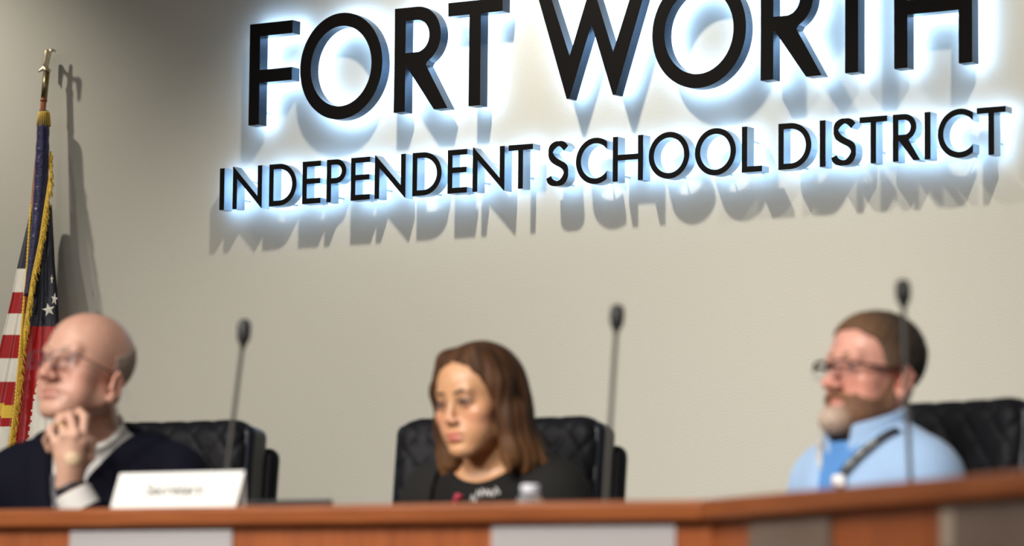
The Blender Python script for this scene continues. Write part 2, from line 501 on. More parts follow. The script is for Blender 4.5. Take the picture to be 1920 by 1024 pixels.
TP = 0.060
ptop = onwall(87.5, 134, TP)
lean = 0.10                                          # the pole leans: its foot stands further from the wall
zfoot = 0.0
def pole_at(z):
    q = ptop.z - z
    return Vector((ptop.x - 0.011 * q, ptop.y - lean * q, z))
flag = empty('flag', pole_at(zfoot), 0, 'american flag with gold fringe hanging furled on a wooden pole with eagle top', 'flag')
FLOC = pole_at(zfoot)
def L_(p): return Vector(p) - FLOC
M_ = Matrix.Translation(-FLOC)
def zpix(v, u=85, t=0.09): return onwall(u, v, t).z
z_f0 = zpix(181)
MB().tube([pole_at(0.02), pole_at(z_f0)], 0.0095, 16, M=M_).tube([pole_at(z_f0 - .012), pole_at(z_f0 - .004)], 0.0115, 16, M=M_).build('pole', M_POLE, flag, True)
MB().tube([pole_at(z_f0), pole_at(ptop.z)], 0.0105, 16, M=M_).build('ferrule', M_BRASS, flag, True)
MB().lathe([(.15, 0.0), (.15, .02), (.06, .05), (.03, .09), (.016, .12)], 32).build('stand', M_BRASS, flag, True)
# eagle finial: body, hooked head, half spread wings, perched on a ball
fl = Field((-.055, -.06, -.02), (.055, .06, .10), .0014)
fl.ell((0, 0, .0), (.0130, .0130, .007), .002)
fl.cap((-.004, 0, .008), (.004, 0, .046), .0085, .0080, .006)
fl.cap((.004, 0, .046), (.011, 0, .062), .0070, .0058, .004)
fl.ell((.014, 0, .0655), (.0075, .0060, .0058), .003)
fl.cap((.019, 0, .066), (.026, 0, .063), .0038, .0024, .002)
fl.cap((.026, 0, .063), (.0265, 0, .058), .0024, .0010, .0015)
fl.cap((-.006, 0, .010), (-.024, 0, -.004), .0065, .0040, .004)
for sgn in (-1, 1):
    fl.cap((.001, sgn * .008, .044), (.001, sgn * .028, .056), .0055, .0050, .004)
    fl.cap((-.001, sgn * .028, .053), (-.010, sgn * .031, .012), .0100, .0050, .004)
    fl.cap((.000, sgn * .028, .054), (-.004, sgn * .027, -.002), .0060, .0028, .004)
    fl.cap((.003, sgn * .006, .006), (.006, sgn * .008, -.004), .004, .003, .002)
V, Q = nets(fl)
me = np_mesh('eagle_finial', V, Q)
eo = link('eagle_finial', me, M_EAGLE, flag)
eo.location = L_(pole_at(ptop.z + .004)); eo.rotation_euler = (0.0, 0, A + .15); eo.scale = (1.0,) * 3

# cloth: closed folded bundle round the pole; colour bands follow the weave
def interp(v, tab): return float(np.interp(v, [t[0] for t in tab], [t[1] for t in tab]))
LEFT = [(380, 66), (403, 55), (450, 44), (506, 31), (560, 21), (640, 2), (757, -26), (860, -45), (1000, -60), (1700, -80)]
RIGHT = [(376, 97), (436, 100), (496, 103), (552, 108), (640, 112), (757, 116), (860, 118), (1000, 120), (1700, 122)]
FRNG = [(283, 95), (303, 93), (330, 94), (386, 85), (452, 75), (519, 61), (570, 53), (651, 41), (725, 34), (834, 19), (1000, 5), (1700, -30)]
CORD = [(340, 64), (406, 57), (519, 49.5), (588, 43), (676, 36), (753, 29), (834, 18.5), (1000, 4)]
def tdepth(v): return interp(v, [(200, .068), (340, .085), (500, .13), (700, .17), (900, .20), (1700, .27)])
rows = list(range(384, 1700, 4)); NA = 160
vs, fs, mi = [], [], []
for r, v in enumerate(rows):
    l, rr = interp(v, LEFT), interp(v, RIGHT)
    t = tdepth(v)
    fr = interp(v, FRNG)
    for k in range(NA):
        q = 2 * math.pi * k / NA
        c = .5 * (l + rr) - .5 * (rr - l) * math.cos(q)            # q = 0 at the left edge, pi at the right, the front between
        pl = math.sin(11 * q + .9 * math.sin(v * .006)) * .45 + math.sin(19 * q + 1.3 + v * .004) * .25
        dep = (.055 * math.sin(q) + .011 * pl * min(1, (v - 380) / 150)) * min(1, .45 + (v - 384) / 500)
        if 0 < q < math.pi:
            dep += .012 * math.tanh((fr - c) / 5.0) * min(1, (v - 384) / 80)     # the striped fold lies a little in front
        p = onwall(c, v, max(.012, t + dep - .015))
        vs.append(L_(p))
for r in range(len(rows) - 1):
    v = rows[r] + 2
    l, rr = interp(v, LEFT), interp(v, RIGHT)
    fr = interp(v, FRNG)
    for k in range(NA):
        q = 2 * math.pi * (k + .5) / NA
        c = .5 * (l + rr) - .5 * (rr - l) * math.cos(q)
        fs.append((r * NA + k, r * NA + (k + 1) % NA, (r + 1) * NA + (k + 1) % NA, (r + 1) * NA + k))
        vv = v - .03 * (c - l) * 1.0
        if q > math.pi:
            m_ = 0 if v < 612 else 1 + int((v - 612) / 60) % 2
        elif c < fr - 3:
            b_ = [505, 546, 589, 628, 672, 714, 757]
            if vv < b_[0]: m_ = 0
            else:
                n = sum(vv >= x for x in b_); m_ = 2 if n % 2 == 1 else 1
                if n == 7: m_ = 3 if vv < 781 else (1 if vv < 800 else 2)
        else:
            edge = 67 - (v - 728) * (.165 if v > 728 else .42)
            if v < 612 + .03 * (c - 60): m_ = 0
            elif c > edge + 1.6 * math.sin(v * 1.1): m_ = 2
            else: m_ = 1
        mi.append(m_)
mb = MB(); mb.add(vs, fs); mb.mi = mi
mb.f.append(tuple(range(NA - 1, -1, -1))); mb.mi.append(0)
cl = mb.build('cloth', [M_NAVY, M_RED, M_WHITE, M_GOLD], flag, True)
# sleeve round the pole
pts, rad = [], []
for v in range(208, 560, 6):
    c = interp(v, [(208, 82), (240, 81), (300, 79), (346, 77), (420, 71), (486, 61), (560, 50)])
    w = interp(v, [(208, 9), (228, 11.5), (300, 13), (346, 13.5), (420, 11.5), (486, 8), (560, 6)])
    p = onwall(c, v, tdepth(v) + .012 + max(0, (v - 380) / 300 * .05)); pts.append(L_(p)); rad.append(w / 590 * (1 + .04 * math.sin(v * .21)))
MB().tube(pts, rad, 20).build('sleeve', M_SLEEVE, flag, True)
# gold fringe: collar tassels and the hanging edge
m = MB()
for k in range(22):
    q = 2 * math.pi * k / 22
    c = onwall(82.5, 212, tdepth(212) + .012)
    o = Vector((math.cos(q), math.sin(q), 0)) * .0195
    m.tube([L_(c + o * .8 + Vector((0, 0, .004))), L_(c + o + Vector((0, 0, -.012))), L_(c + o * 1.12 + Vector((0, 0, -.040 - .006 * random.random())))], .0017, 5)
m.build('collar_fringe', M_GOLD, flag, True)
m = MB(); path = []
for v in range(284, 1000, 3):
    c = interp(v, FRNG); path.append(L_(onwall(c, v, tdepth(v) + .003 + .046 * min(1, max(0, v - 300) / 260))))
m.tube(path, .0035, 8)
for i, p in enumerate(path):
    for s_ in range(2):
        j = Vector((random.uniform(-.002, .006), random.uniform(-.004, .002), 0))
        w = .016 if i > 12 else .010
        m.tube([p, p + Vector((w * .45, 0, -.010)) + j, p + Vector((w * .6, 0, -.026)) + j * 1.6], .0016, 4)
m.build('edge_fringe', M_GOLD, flag, True)
m = MB()
base = [onwall(interp(v, CORD), v, tdepth(v) + .012 + .05 * min(1, max(0, v - 384) / 280)) for v in range(340, 1000, 2)]
for ph in (0, math.pi):
    m.tube([L_(p + Vector((math.cos(i * .9 + ph), math.sin(i * .9 + ph), 0)) * .0022) for i, p in enumerate(base)], .0026, 6)
m.build('cord', M_GOLD, flag, True)
def star(u, v, r, sq, rot):
    m = MB(); c = onwall(u, v, tdepth(v) + .036)
    vs = [(0, -.0012, 0)]
    for k in range(10):
        rr = r if k % 2 == 0 else r * .40
        q = math.radians(90 + rot + 36 * k); vs.append((rr * math.cos(q) * sq, 0, rr * math.sin(q)))
    M2 = Matrix.Translation(L_(c)) @ Matrix.Rotation(A * .8, 4, 'Z')
    m.add(vs, [(0, 1 + (k + 1) % 10, 1 + k) for k in range(10)], 0, M2)
    m.add([(x, .003, z) for x, y, z in vs], [(0, 1 + k, 1 + (k + 1) % 10) for k in range(10)], 0, M2)
    n0 = len(m.v) - 22
    m.f += [(n0 + 1 + k, n0 + 1 + (k + 1) % 10, n0 + 12 + (k + 1) % 10, n0 + 12 + k) for k in range(10)]; m.mi += [0] * 10
    m.build('star', M_WHITE, flag)
star(91, 581, .0215, 1.0, 12); star(102, 561, .020, .55, -8); star(97, 524, .016, .3, 0)
# ------------------------------------------------------------------ the dais desk
def wood(name, c1, c2, rough, axis):
    m = mat(name, c1, rough, spec=0.4)
    st = {'z': (9, 9, .6), 'x': (.6, 9, 9)}[axis]
    noise_color(m, c1, c2, 9, st, .3, .72, 6)
    return m
M_PANEL = wood('cherry_panel', (0.245, 0.062, 0.016), (0.35, 0.096, 0.025), 0.42, 'z')
M_CAP = wood('cherry_cap', (0.20, 0.054, 0.014), (0.29, 0.086, 0.024), 0.33, 'x')
M_TOP = wood('cherry_work_top', (0.20, 0.065, 0.018), (0.30, 0.10, 0.03), 0.35, 'x')
RZ = 0.857                                            # top of the rail
RY = -3.522
CORN = Vector((2.692, RY))
DB = Vector((0.775, -0.632)).normalized()
NB = Vector((-DB.y, DB.x)); NB = NB if NB.y > 0 else -NB
XL, TB = -2.4, 2.4
def mitre(o):
    """corner of the two runs, both pushed o metres behind their front line"""
    y = RY + o
    p = CORN + NB * o
    t = (y - p.y) / DB.y
    return (p.x + DB.x * t, y)
def left_strip(o1, o2): return [(XL, RY + o1), (mitre(o1)[0] - .0006, RY + o1), (mitre(o2)[0] - .0006, RY + o2), (XL, RY + o2)]
def right_strip(o1, o2):
    e1 = CORN + NB * o1 + DB * TB; e2 = CORN + NB * o2 + DB * TB
    return [mitre(o1), tuple(e1), tuple(e2), mitre(o2)]
def desk(name, strip, label, rz):
    root = empty(name, (0, 0, 0), 0, label, 'desk', 'runs of the wooden dais desk')
    def part(nm, o1, o2, z0, z1, m, bev):
        mb = MB().prism(strip(o1, o2), z0, z1)
        o = mb.build(nm, m, root, False, bev)
        # grain follows the run: turn the mesh's own axes
        R_ = Matrix.Rotation(-rz, 4, 'Z')
        o.data.transform(R_); o.matrix_basis = Matrix.Rotation(rz, 4, 'Z')
        return o
    part('front_panel', 0.0, 0.04, -0.45, RZ - .036, M_PANEL, 0.002)
    part('cap_rail', -0.024, 0.10, RZ - .036, RZ, M_CAP, 0.008)
    part('work_top', 0.04, 0.44, 0.70, 0.73, M_TOP, 0.003)
    return root
desk('dais_desk', left_strip, 'long cherry wood desk run with rail in front of the bald man and the woman', 0.0)
desk('dais_desk', right_strip, 'angled cherry wood desk run rising at right in front of the bearded man', math.atan2(DB.y, DB.x))

# sign plates on the desk fronts
M_PLATE = mat('plate_sheet', (0.37, 0.345, 0.35), 0.45)
M_PLATEF = mat('plate_holder', (0.55, 0.53, 0.55), 0.25)
M_TAUPE = noise_color(mat('shaded_sheet', (0.2, 0.15, 0.12), 0.35), (0.12, 0.088, 0.068), (0.15, 0.112, 0.088), 6)  # shade on the angled run is put into this grey-brown tone
M_STICK = mat('pale_sticker', (0.36, 0.29, 0.22), 0.5)
M_INK = mat('dark_ink', (0.05, 0.042, 0.036), 0.6)
def plate(label, q0, q1, vtop, n, tang, material, h=0.115, group='name plates on the desk fronts'):
    """a sheet in a slim holder between two pixel columns, its top edge at row vtop (at the first column)"""
    p0 = Vector((CORN.x, CORN.y, 0)) if tang is not None else Vector((0, RY, 0))
    a_ = onplane(q0, vtop, p0, n); b_ = onplane(q1, vtop, p0, n)
    t = (b_ - a_); t.z = 0; w = t.length; t.normalize()
    root = empty('name_plate', (a_.x, a_.y, a_.z - h), math.atan2(t.y, t.x), label, 'name plate', group)
    MB().box((0, -.006, 0), (w, -.001, h)).build('holder', M_PLATEF if material is M_PLATE else M_TAUPE, root, False, .001)
    MB().box((.003, -.0075, .003), (w - .003, -.006, h - .003)).build('sheet', material, root)
    return root, w, h
nL = Vector((0, -1, 0)); nR = Vector((-NB.x, -NB.y, 0))
plate('white name plate sheet on the desk front below the folded card', 135, 438, 997, nL, None, M_PLATE)
plate('white name plate sheet on the desk front below the water bottle', 925, 1269, 988, nL, None, M_PLATE)
plate('plain grey brown name plate on the angled desk nearest the corner', 1411, 1562, 981, nR, 1, M_TAUPE)
r_, w_, h_ = plate('grey brown name plate with a pale sticker on the angled desk', 1768, 1990, 949, nR, 1, M_TAUPE, .15)
MB().box((.010, -.0085, h_ - .062), (.052, -.0075, h_ - .008)).build('sticker', M_STICK, r_)
m = MB()
def stroke(m, pts, w, y):
    pts = [Vector((p[0], y, p[1])) for p in pts]
    m.tube(pts, w, 6)
x0, z0 = .10, h_ - .088
stroke(m, [(x0, z0), (x0 + .006, z0 + .012), (x0 + .014, z0 + .010), (x0 + .014, z0 - .004), (x0 + .005, z0 - .006), (x0, z0), ], .0024, -.0085)
for i in range(7):
    xx = x0 + .03 + i * .016
    stroke(m, [(xx, z0 - .004), (xx + .001, z0 + (.024 if i in (0, 3, 4) else .012)), (xx + .008, z0 + .012), (xx + .009, z0 - .003)], .0024, -.0085)
m.build('lettering', M_INK, r_)

# folded card on the rail
M_CARD = mat('white_card', (0.72, 0.72, 0.70), 0.6)
ca = onplane(207, 952, Vector((0, RY + .02, 0)), nL); cb = onplane(441, 952, Vector((0, RY + .02, 0)), nL)
cw = cb.x - ca.x
card = empty('name_card', (ca.x, RY + .02, RZ + .0012), 0, 'folded white name card standing on the desk rail beside the bald man', 'name card')
tilt = .026; ch = .066
m = MB()
m.add([(0, 0, 0), (cw, 0, 0), (cw, tilt, ch), (0, tilt, ch), (0, tilt + .004, 0), (cw, tilt + .004, 0)], [(0, 1, 2, 3), (3, 2, 5, 4)])
o = m.build('card_sheet', M_CARD, card)
sm = o.modifiers.new('thickness', 'SOLIDIFY'); sm.thickness = .0008
def lettering(name, text, size, mtl, parent, loc, rot, shear=0.0):
    c = bpy.data.curves.new(name, 'FONT'); c.body = text; c.size = size; c.align_x = 'CENTER'; c.align_y = 'CENTER'; c.extrude = 0.0004; c.shear = shear
    t = bpy.data.objects.new(name, c); COL.objects.link(t)
    bpy.context.view_layer.update()
    me = bpy.data.meshes.new_from_object(t.evaluated_get(bpy.context.evaluated_depsgraph_get()))
    bpy.data.objects.remove(t); bpy.data.curves.remove(c)
    me.name = name
    o = link(name, me, mtl, parent); o.location = loc; o.rotation_euler = rot
    return o
M_CARDINK = mat('card_ink', (0.06, 0.05, 0.035), 0.6)
lettering('lettering', 'Secretary', .036, M_CARDINK, card, (cw * .485, tilt * .5 - .0016, ch * .5), (math.pi / 2 - math.atan2(tilt, ch), 0, 0))

# slim black laptop behind the rail
M_BLACK = noise_bump(mat('black_plastic', (0.012, 0.012, 0.013), 0.42), 300, .05, .0005)
lp = at(520, 945, 6.75)
lap = empty('laptop', (onplane(620, 938, Vector((0, RY + .265, 0)), nL).x - .13, RY + .30, .7303), 0, 'slim black laptop lid just showing above the rail beside the white card', 'laptop')
MB().box((-.13, -.02, 0), (.13, .13, .016)).build('base', M_BLACK, lap, False, .003)
ztop = onplane(520, 938, Vector((0, RY + .265, 0)), nL).z - .73
MB().box((-.13, -.036, .012), (.13, -.026, ztop)).build('lid', M_BLACK, lap, False, .003)
o = lap.children[1]

# water bottle
M_PET = mat('clear_plastic', (0.93, 0.95, 0.98), 0.08, spec=0.5, Transmission_Weight=0.85, IOR=1.25)
M_CAPW = mat('white_cap', (0.55, 0.55, 0.62), 0.4)
M_LABEL = mat('bottle_label', (0.75, 0.77, 0.82), 0.4)
bp = onplane(994, 915, Vector((0, RY + .22, 0)), nL)
bt = onplane(994, 909, Vector((0, RY + .22, 0)), nL).z - .73
bot = empty('water_bottle', (bp.x, RY + .22, .7303), 0, 'small clear water bottle with white cap behind the rail before the woman', 'bottle')
q = bt
MB().lathe([(.028, 0), (.031, .006), (.031, .030), (.0285, .036), (.031, .042), (.031, .075), (.0285, .08), (.031, .086), (.031, q - .080), (.030, q - .052), (.0265, q - .034), (.0185, q - .020), (.0125, q - .015), (.0125, q - .012)], 40).build('bottle_body', M_PET, bot, True)
MB().lathe([(.0315, .088), (.0317, .089), (.0317, q - .086), (.0315, q - .085)], 40).build('label_band', M_LABEL, bot, True)
m = MB().lathe([(.0165, q - .016), (.0170, q - .014), (.0170, q - .003), (.0155, q)], 36)
m.build('cap', M_CAPW, bot, True)

# gooseneck microphones
M_MIC = noise_bump(mat('microphone_black', (0.012, 0.012, 0.013), 0.5), 900, .6, .001)
M_NECK = mat('gooseneck', (0.085, 0.08, 0.075), 0.45, metal=0.5)
def mic(label, y_off, pix, origin=None, nrm=None):
    p0 = Vector((0, RY + y_off, 0)) if origin is None else origin
    n = nL if nrm is None else nrm
    w = [onplane(u, v, p0, n) for u, v in pix]             # head top, head bottom, stem points down
    foot = w[-1].copy(); foot += (w[-1] - w[-2]).normalized() * max(0, (w[-1].z - .76) / max(.2, -(w[-1] - w[-2]).normalized().z))
    root = empty('gooseneck_microphone', (foot.x, foot.y, .7303), 0, label, 'microphone', 'gooseneck microphones on the desk')
    I = Matrix.Translation(-root.location)
    MB().lathe([(.048, 0), (.052, .004), (.050, .022), (.030, .032), (.012, .036)], 32).build('base', M_BLACK, root, True)
    pts = catmull([Vector((foot.x, foot.y, .76))] + w[:0:-1], 6)
    MB().tube([Vector(p) for p in pts], .0042, 12, M=I).build('gooseneck', M_NECK, root, True)
    a_, b_ = w[1], w[0]
    d = (b_ - a_)
    m = MB()
    prof = [(-.35, .0042), (-.15, .0062), (0, .0105), (.15, .0125), (.45, .0135), (.75, .0128), (.92, .0095), (1.0, .003)]
    m.tube([a_ + d * t for t, r in prof], [r for t, r in prof], 20, M=I)
    m.build('windscreen', M_MIC, root, True)
    return root
mic('black gooseneck microphone on the desk in front of the bald man\'s chair', .19, [(459, 598), (456, 640), (448, 700), (437, 790), (425, 890)])
mic('black gooseneck microphone standing between the woman and the bearded man', .24, [(1158, 570), (1156, 612), (1151, 690), (1146, 770), (1141, 850)])
q3 = at(1696, 600, 5.95)
mic('black gooseneck microphone standing before the bearded man\'s shoulder, rising above his head', 0, [(1692, 523), (1694, 566), (1696, 640), (1700, 740), (1706, 880)], q3, -F0)
# ------------------------------------------------------------------ executive chairs
M_LEATH = noise_bump(mat('black_leather', (0.007, 0.007, 0.0095), 0.55, spec=0.14), 220, .18, .001)
M_SIDE = noise_bump(mat('leather_blue_reflection', (0.006, 0.008, 0.015), 0.42, spec=0.3), 220, .1, .001)  # dark leather with its bluish reflection put into the colour
M_CHROME = mat('dark_metal', (0.05, 0.05, 0.055), 0.3, metal=1)
def soft(name, parent, mtl, lo, hi, rad, h, quilt=None, bend=0.0, M=None):
    lo = np.array(lo, float); hi = np.array(hi, float)
    fl = Field(lo - .03, hi + .03, h)
    fl.box((lo + hi) / 2, (hi - lo) / 2, rad)
    if quilt:
        X, Y, Z = fl.full()
        a, b, amp = quilt
        u, v = X / a, (Z - hi[2]) / b
        d = np.minimum(np.abs((u + v + .5) % 1 - .5), np.abs((u - v + .5) % 1 - .5))
        g = amp * (np.exp(-(d / .09) ** 2) - .35)
        front = np.clip((Y - (hi[1] - .05)) / .03, 0, 1)
        fl.F += (g * front).astype(np.float32)
    V, Q = nets(fl)
    if bend: V[:, 1] += bend * V[:, 0] ** 2
    if M is not None:
        V = (np.array(M.to_3x3()) @ V.T).T + np.array(M.translation)
    return link(name, np_mesh(name, V, Q), mtl, parent)
def make_chair():
    root = empty('office_chair', (0, 0, 0), 0, 'x', 'chair', 'black quilted leather chairs behind the desk')
    tiltM = Matrix.Translation((0, -.27, .515)) @ Matrix.Rotation(math.radians(7), 4, 'X')
    soft('backrest', root, M_LEATH, (-.238, -.05, -.02), (.238, .055, .585), .045, .006, (.068, .086, .0048), .35, tiltM)
    for s in (-1, 1):
        lo, hi = sorted((s * .20, s * .247))
        soft('side_bolster', root, M_SIDE, (lo, -.062, -.02), (hi, .030, .572), .022, .005, None, .35, tiltM)
    soft('back_shell', root, M_LEATH, (-.262, -.105, -.04), (.262, -.052, .535), .026, .006, None, .30, tiltM)
    soft('seat', root, M_LEATH, (-.25, -.27, .32), (.25, .24, .405), .042, .007)
    MB().lathe([(.03, .10), (.03, .24), (.10, .29), (.16, .315)], 24).build('gas_column', M_CHROME, root, True)
    for k in range(5):
        q = 2 * math.pi * k / 5
        d = Vector((math.cos(q), math.sin(q), 0))
        lg = MB().tube([d * .02 + Vector((0, 0, .12)), d * .30 + Vector((0, 0, .075))], [.026, .016], 12).build('leg', M_CHROME, root, True)
        t = Vector((-d.y, d.x, 0))
        MB().tube([d * .30 + t * -.022 + Vector((0, 0, .03)), d * .30 + t * .022 + Vector((0, 0, .03))], .03, 18).build('caster', M_BLACK, lg, True)
    return root
def copy_tree(o, parent=None):
    c = o.copy(); COL.objects.link(c); c.parent = parent
    for ch_ in list(o.children): copy_tree(ch_, c)
    return c
CH = make_chair()
def put_chair(o, u, v, d, theta, label):
    """back rest top centre at pixel (u, v), depth d"""
    p = at(u, v, d); rz = facing(theta)
    back = Matrix.Rotation(rz, 3, 'Z') @ Vector((0, -.34, 0))
    o.location = (p.x - back.x, p.y - back.y, 0); o.rotation_euler = (0, 0, rz)
    o['label'] = label
    return o
CHAIRS = [(310, 800, 7.92, 24, 'black quilted leather chair behind the bald man in the navy suit'),
          (950, 790, 7.66, 24, 'black quilted leather chair behind the woman with brown hair'),
          (1765, 756, 7.00, 44, 'black quilted leather chair behind the bearded man in light blue')]
for i, a_ in enumerate(CHAIRS):
    put_chair(CH if i == 0 else copy_tree(CH), *a_)
# ------------------------------------------------------------------ people
def rot(axis, deg): return np.array(Matrix.Rotation(math.radians(deg), 3, axis))
class Fr:
    """a frame (the head's) in which primitives are added to a field"""
    def __init__(self, fl, R, o, s=1.0, wide=1.0, tall=1.0):
        self.fl, self.R, self.o, self.s, self.sv = fl, R, np.array(o, float), s, np.array([s * wide, s, s * tall]); self.w = wide; self.t = tall
    def p(self, c): return self.o + self.R @ (np.array(c, float) * self.sv)
    def ell(self, c, r, k=.01, R=None, mode='u'):
        self.fl.ell(self.p(c), np.array(r, float) * self.sv, k * self.s, self.R if R is None else self.R @ R, mode)
    def cap(self, a, b, ra, rb=None, k=.01, mode='u'):
        self.fl.cap(self.p(a), self.p(b), ra * self.s, None if rb is None else rb * self.s, k * self.s, mode)
    def inv(self, V):
        return ((V - self.o) @ self.R) / self.sv
    def grid(self):
        X, Y, Z = self.fl.full()
        X, Y, Z = X - self.o[0], Y - self.o[1], Z - self.o[2]
        return tuple(((X * self.R[0, i] + Y * self.R[1, i] + Z * self.R[2, i]) / self.sv[i]).astype(np.float32) for i in range(3))

def skull(h, D):
    j = D.get('jaw', 1.0)
    h.ell((0, -.022, .034), (.0745, .097, .083), .01)
    h.ell((0, .016, .036), (.063, .067, .064), .025)
    h.ell((0, .020, -.026), (.059 * (.5 + .5 * j), .060, .068), .025)
    for s in (-1, 1):
        h.cap((s * .050 * j, -.004, -.064), (s * .020 * j, .060, -.099), .021, .017, .022)
        h.ell((s * .045, .050, -.026), (.021, .024, .020), .022)
        h.ell((s * .038 * j, .045, -.060), (.024, .026, .026), .024)
    h.ell((0, .056, -.070), (.035, .030, .033), .02)
    h.ell((0, .069, -.101), (.022 * j, .017, .016), .016)

def features(h, D):
    ez = D.get('ez', 0.0); ey = D.get('ey', 0.0); npz = D.get('npro', 0.0); br = D.get('brow', 1.0); n = D.get('nose', 1.0); lp = D.get('lips', 1.0); old = D.get('old', 0.0)
    h.cap((-.036, .070, .021), (.036, .070, .021), .0125 * br, .0125 * br, .014)
    for s in (-1, 1):
        h.ell((s * .032, .095, -.003), (.019, .0145, .0125), .012, mode='s')
        h.ell((s * .0315, .069, -.001), (.0155, .0148, .0140), .006)
        h.cap((s * .022, .0855, -.0015), (s * .042, .0795, -.001), .0038, .0030, .002, mode='s')
        if old:
            h.cap((s * .020, .083, -.018), (s * .043, .074, -.014), .0045, .004, .008)      # bags under the eyes
            h.cap((s * .018, .097, -.046), (s * .032, .078, -.074), .0032, .0028, .010, mode='s')
    h.cap((0, .081 + npz * .3, .013), (0, .104 + npz, -.032), .0075 * n, .0110 * n, .011)
    h.ell((0, .1075 + npz + .003 * (n - 1) * 10, -.036), (.0125 * n, .0115 * n, .0105 * n), .007)
    for s in (-1, 1):
        h.ell((s * .0138 * n, .0965 + npz * .6, -.0395), (.0078 * n, .0100 * n, .0078 * n), .006)
        h.ell((s * .0066, .1045 + npz, -.0478), (.0034, .0052, .0034), .003, mode='s')
    h.ell((0, .0845, -.0655), (.0225, .0085, .0052 * lp), .006)
    h.ell((0, .0835, -.0770), (.0190, .0092, .0066 * lp), .006)
    for s in (-1, 1):
        h.cap((0, .0960, -.0705), (s * .025, .0835, -.0720), .0016, .0018, .003, mode='s')
    h.cap((-.012, .088, -.0885), (.012, .088, -.0885), .0035, .0035, .008, mode='s')
    for s in (-1, 1):
        E = rot('Z', s * -18) @ rot('X', -12)
        h.ell((s * .0775, -.014 + ey, -.006 + ez), (.0085, .0195, .0320), .006, E)
        h.cap((s * .0755, -.002 + ey, -.030 + ez), (s * .0765, -.006 + ey, -.034 + ez), .007, .006, .006)
        h.ell((s * .0865, -.009 + ey, -.004 + ez), (.0065, .0105, .0190), .004, E, mode='s')
        h.cap((s * .0815, -.030 + ey, .006 + ez), (s * .0835, -.008 + ey, .024 + ez), .0042, .0040, .004)
        h.cap((s * .0800, .004 + ey, -.010 + ez), (s * .0805, .003 + ey, -.004 + ez), .0040, .0035, .004)

def paint(V, base, masks):
    T = np.tile(np.array(base, np.float32), (len(V), 1))
    for m, c in masks:
        m = np.clip(m, 0, 1)[:, None]
        T = T * (1 - m) + np.array(c, np.float32) * m
    return T
def blob(P, c, r, soft=.35):
    d = np.sqrt((((P - np.array(c)) / np.array(r)) ** 2).sum(1))
    return np.clip((1 + soft - d) / (2 * soft), 0, 1)

def torso(fl, D, g=0.0, z0=0.40):
    zs, sw, ln, w = D['zs'], D['sw'], D.get('lean', 0.0), D.get('w', 1.0)
    yl = lambda z: ln * (z - .45) + D.get('y', 0)
    fl.ell((0, yl(.55) - .02, .56), (.165 * w + g, .125 * w + g, .11 + g), .03)
    fl.ell((0, yl(.68), .68), (.155 * w + g, .125 * w + g, .18 + g), .05)
    fl.ell((0, yl(zs - .13) - .01, zs - .13), (.160 * w + g, .112 * w + g, .165 + g), .05)
    for s in (-1, 1):
        dz = D.get('drop', 0.0) * s
        fl.cap((s * .06, yl(zs) - .02, zs - .030), (s * (sw - .060), yl(zs) - .022, zs - .042 + dz), .058 + g, .058 + g, .05)
        fl.cap((s * .035, yl(zs) - .025, zs + .035), (s * (sw - .09), yl(zs) - .025, zs - .018 + dz), .026 + g, .030 + g, .04)
    return yl
def arm(fl, S, E, W, g=0.0, w=1.0, k=.03):
    fl.cap(S, E, .052 * w + g, .043 * w + g, k)
    fl.cap(E, W, .043 * w + g, .029 * w + g, .02)
def legs(fl, D):
    for s in (-1, 1):
        fl.cap((s * .085, D.get('y', 0) - .02, .515), (s * .12, .40 + D.get('y', 0), .515), .085, .068, .03)
        fl.cap((s * .12, .40 + D.get('y', 0), .515), (s * .12, .40 + D.get('y', 0), .10), .066, .048, .02)
def relaxed_hand(fl, W, fwd, side):
    """palm, four bent fingers and a thumb lying from the wrist W along fwd; side points to the thumb"""
    W = np.array(W, float); f = np.array(fwd, float); f /= np.linalg.norm(f)
    s = np.array(side, float); s -= f * (s @ f); s /= np.linalg.norm(s); n = np.cross(f, s); n = n if n[2] > 0 else -n
    fl.cap(W, W + f * .05, .024, .021, .012)
    for i, L in enumerate((.088, .098, .090, .072)):
        k = W + f * (.088 - .004 * abs(i - 1)) + s * (.028 - .0185 * i)
        fl.cap(W + f * .02 + s * (.012 - .008 * i), k, .0155, .0112, .012)
        p1 = k + f * L * .46 + n * .004; p2 = p1 + f * L * .26 - n * .014; p3 = p2 + f * L * .16 - n * .016
        fl.cap(k, p1, .0095, .0088, .003); fl.cap(p1, p2, .0088, .0082, .002); fl.cap(p2, p3, .0082, .0072, .002)
    a = W + f * .022 + s * .020; b = W + f * .058 + s * .048 - n * .006; c = W + f * .090 + s * .056 - n * .010
    fl.cap(W + f * .01, a, .018, .0165, .01); fl.cap(a, b, .0155, .0120, .008); fl.cap(b, c, .0115, .0090, .003)
def shoes(root, D, mtl):
    for s in (-1, 1):
        fl = Field((s * .12 - .07, D.get('y', 0) + .30, -.01), (s * .12 + .07, D.get('y', 0) + .66, .16), .006)
        fl.ell((s * .12, D.get('y', 0) + .40, .06), (.045, .07, .06), .01)
        fl.ell((s * .12, D.get('y', 0) + .50, .040), (.047, .11, .040), .03)
        X, Y, Z = fl.full(); fl.F = np.maximum(fl.F, .002 - Z + 0 * X)
        V, Q = nets(fl); link('shoe', np_mesh('shoe', V, Q), mtl, root)

def person_root(head_px, d, theta_t, D):
    """where the person sits: the head's centre falls on the pixel at depth d"""
    T = at(head_px[0], head_px[1], d)
    rz = facing(theta_t)
    hl = np.array([D.get('hx', 0.0), D['hy'], T.z])
    R = Matrix.Rotation(rz, 3, 'Z')
    loc = T - R @ Vector(hl); loc.z = 0
    return loc, rz, hl

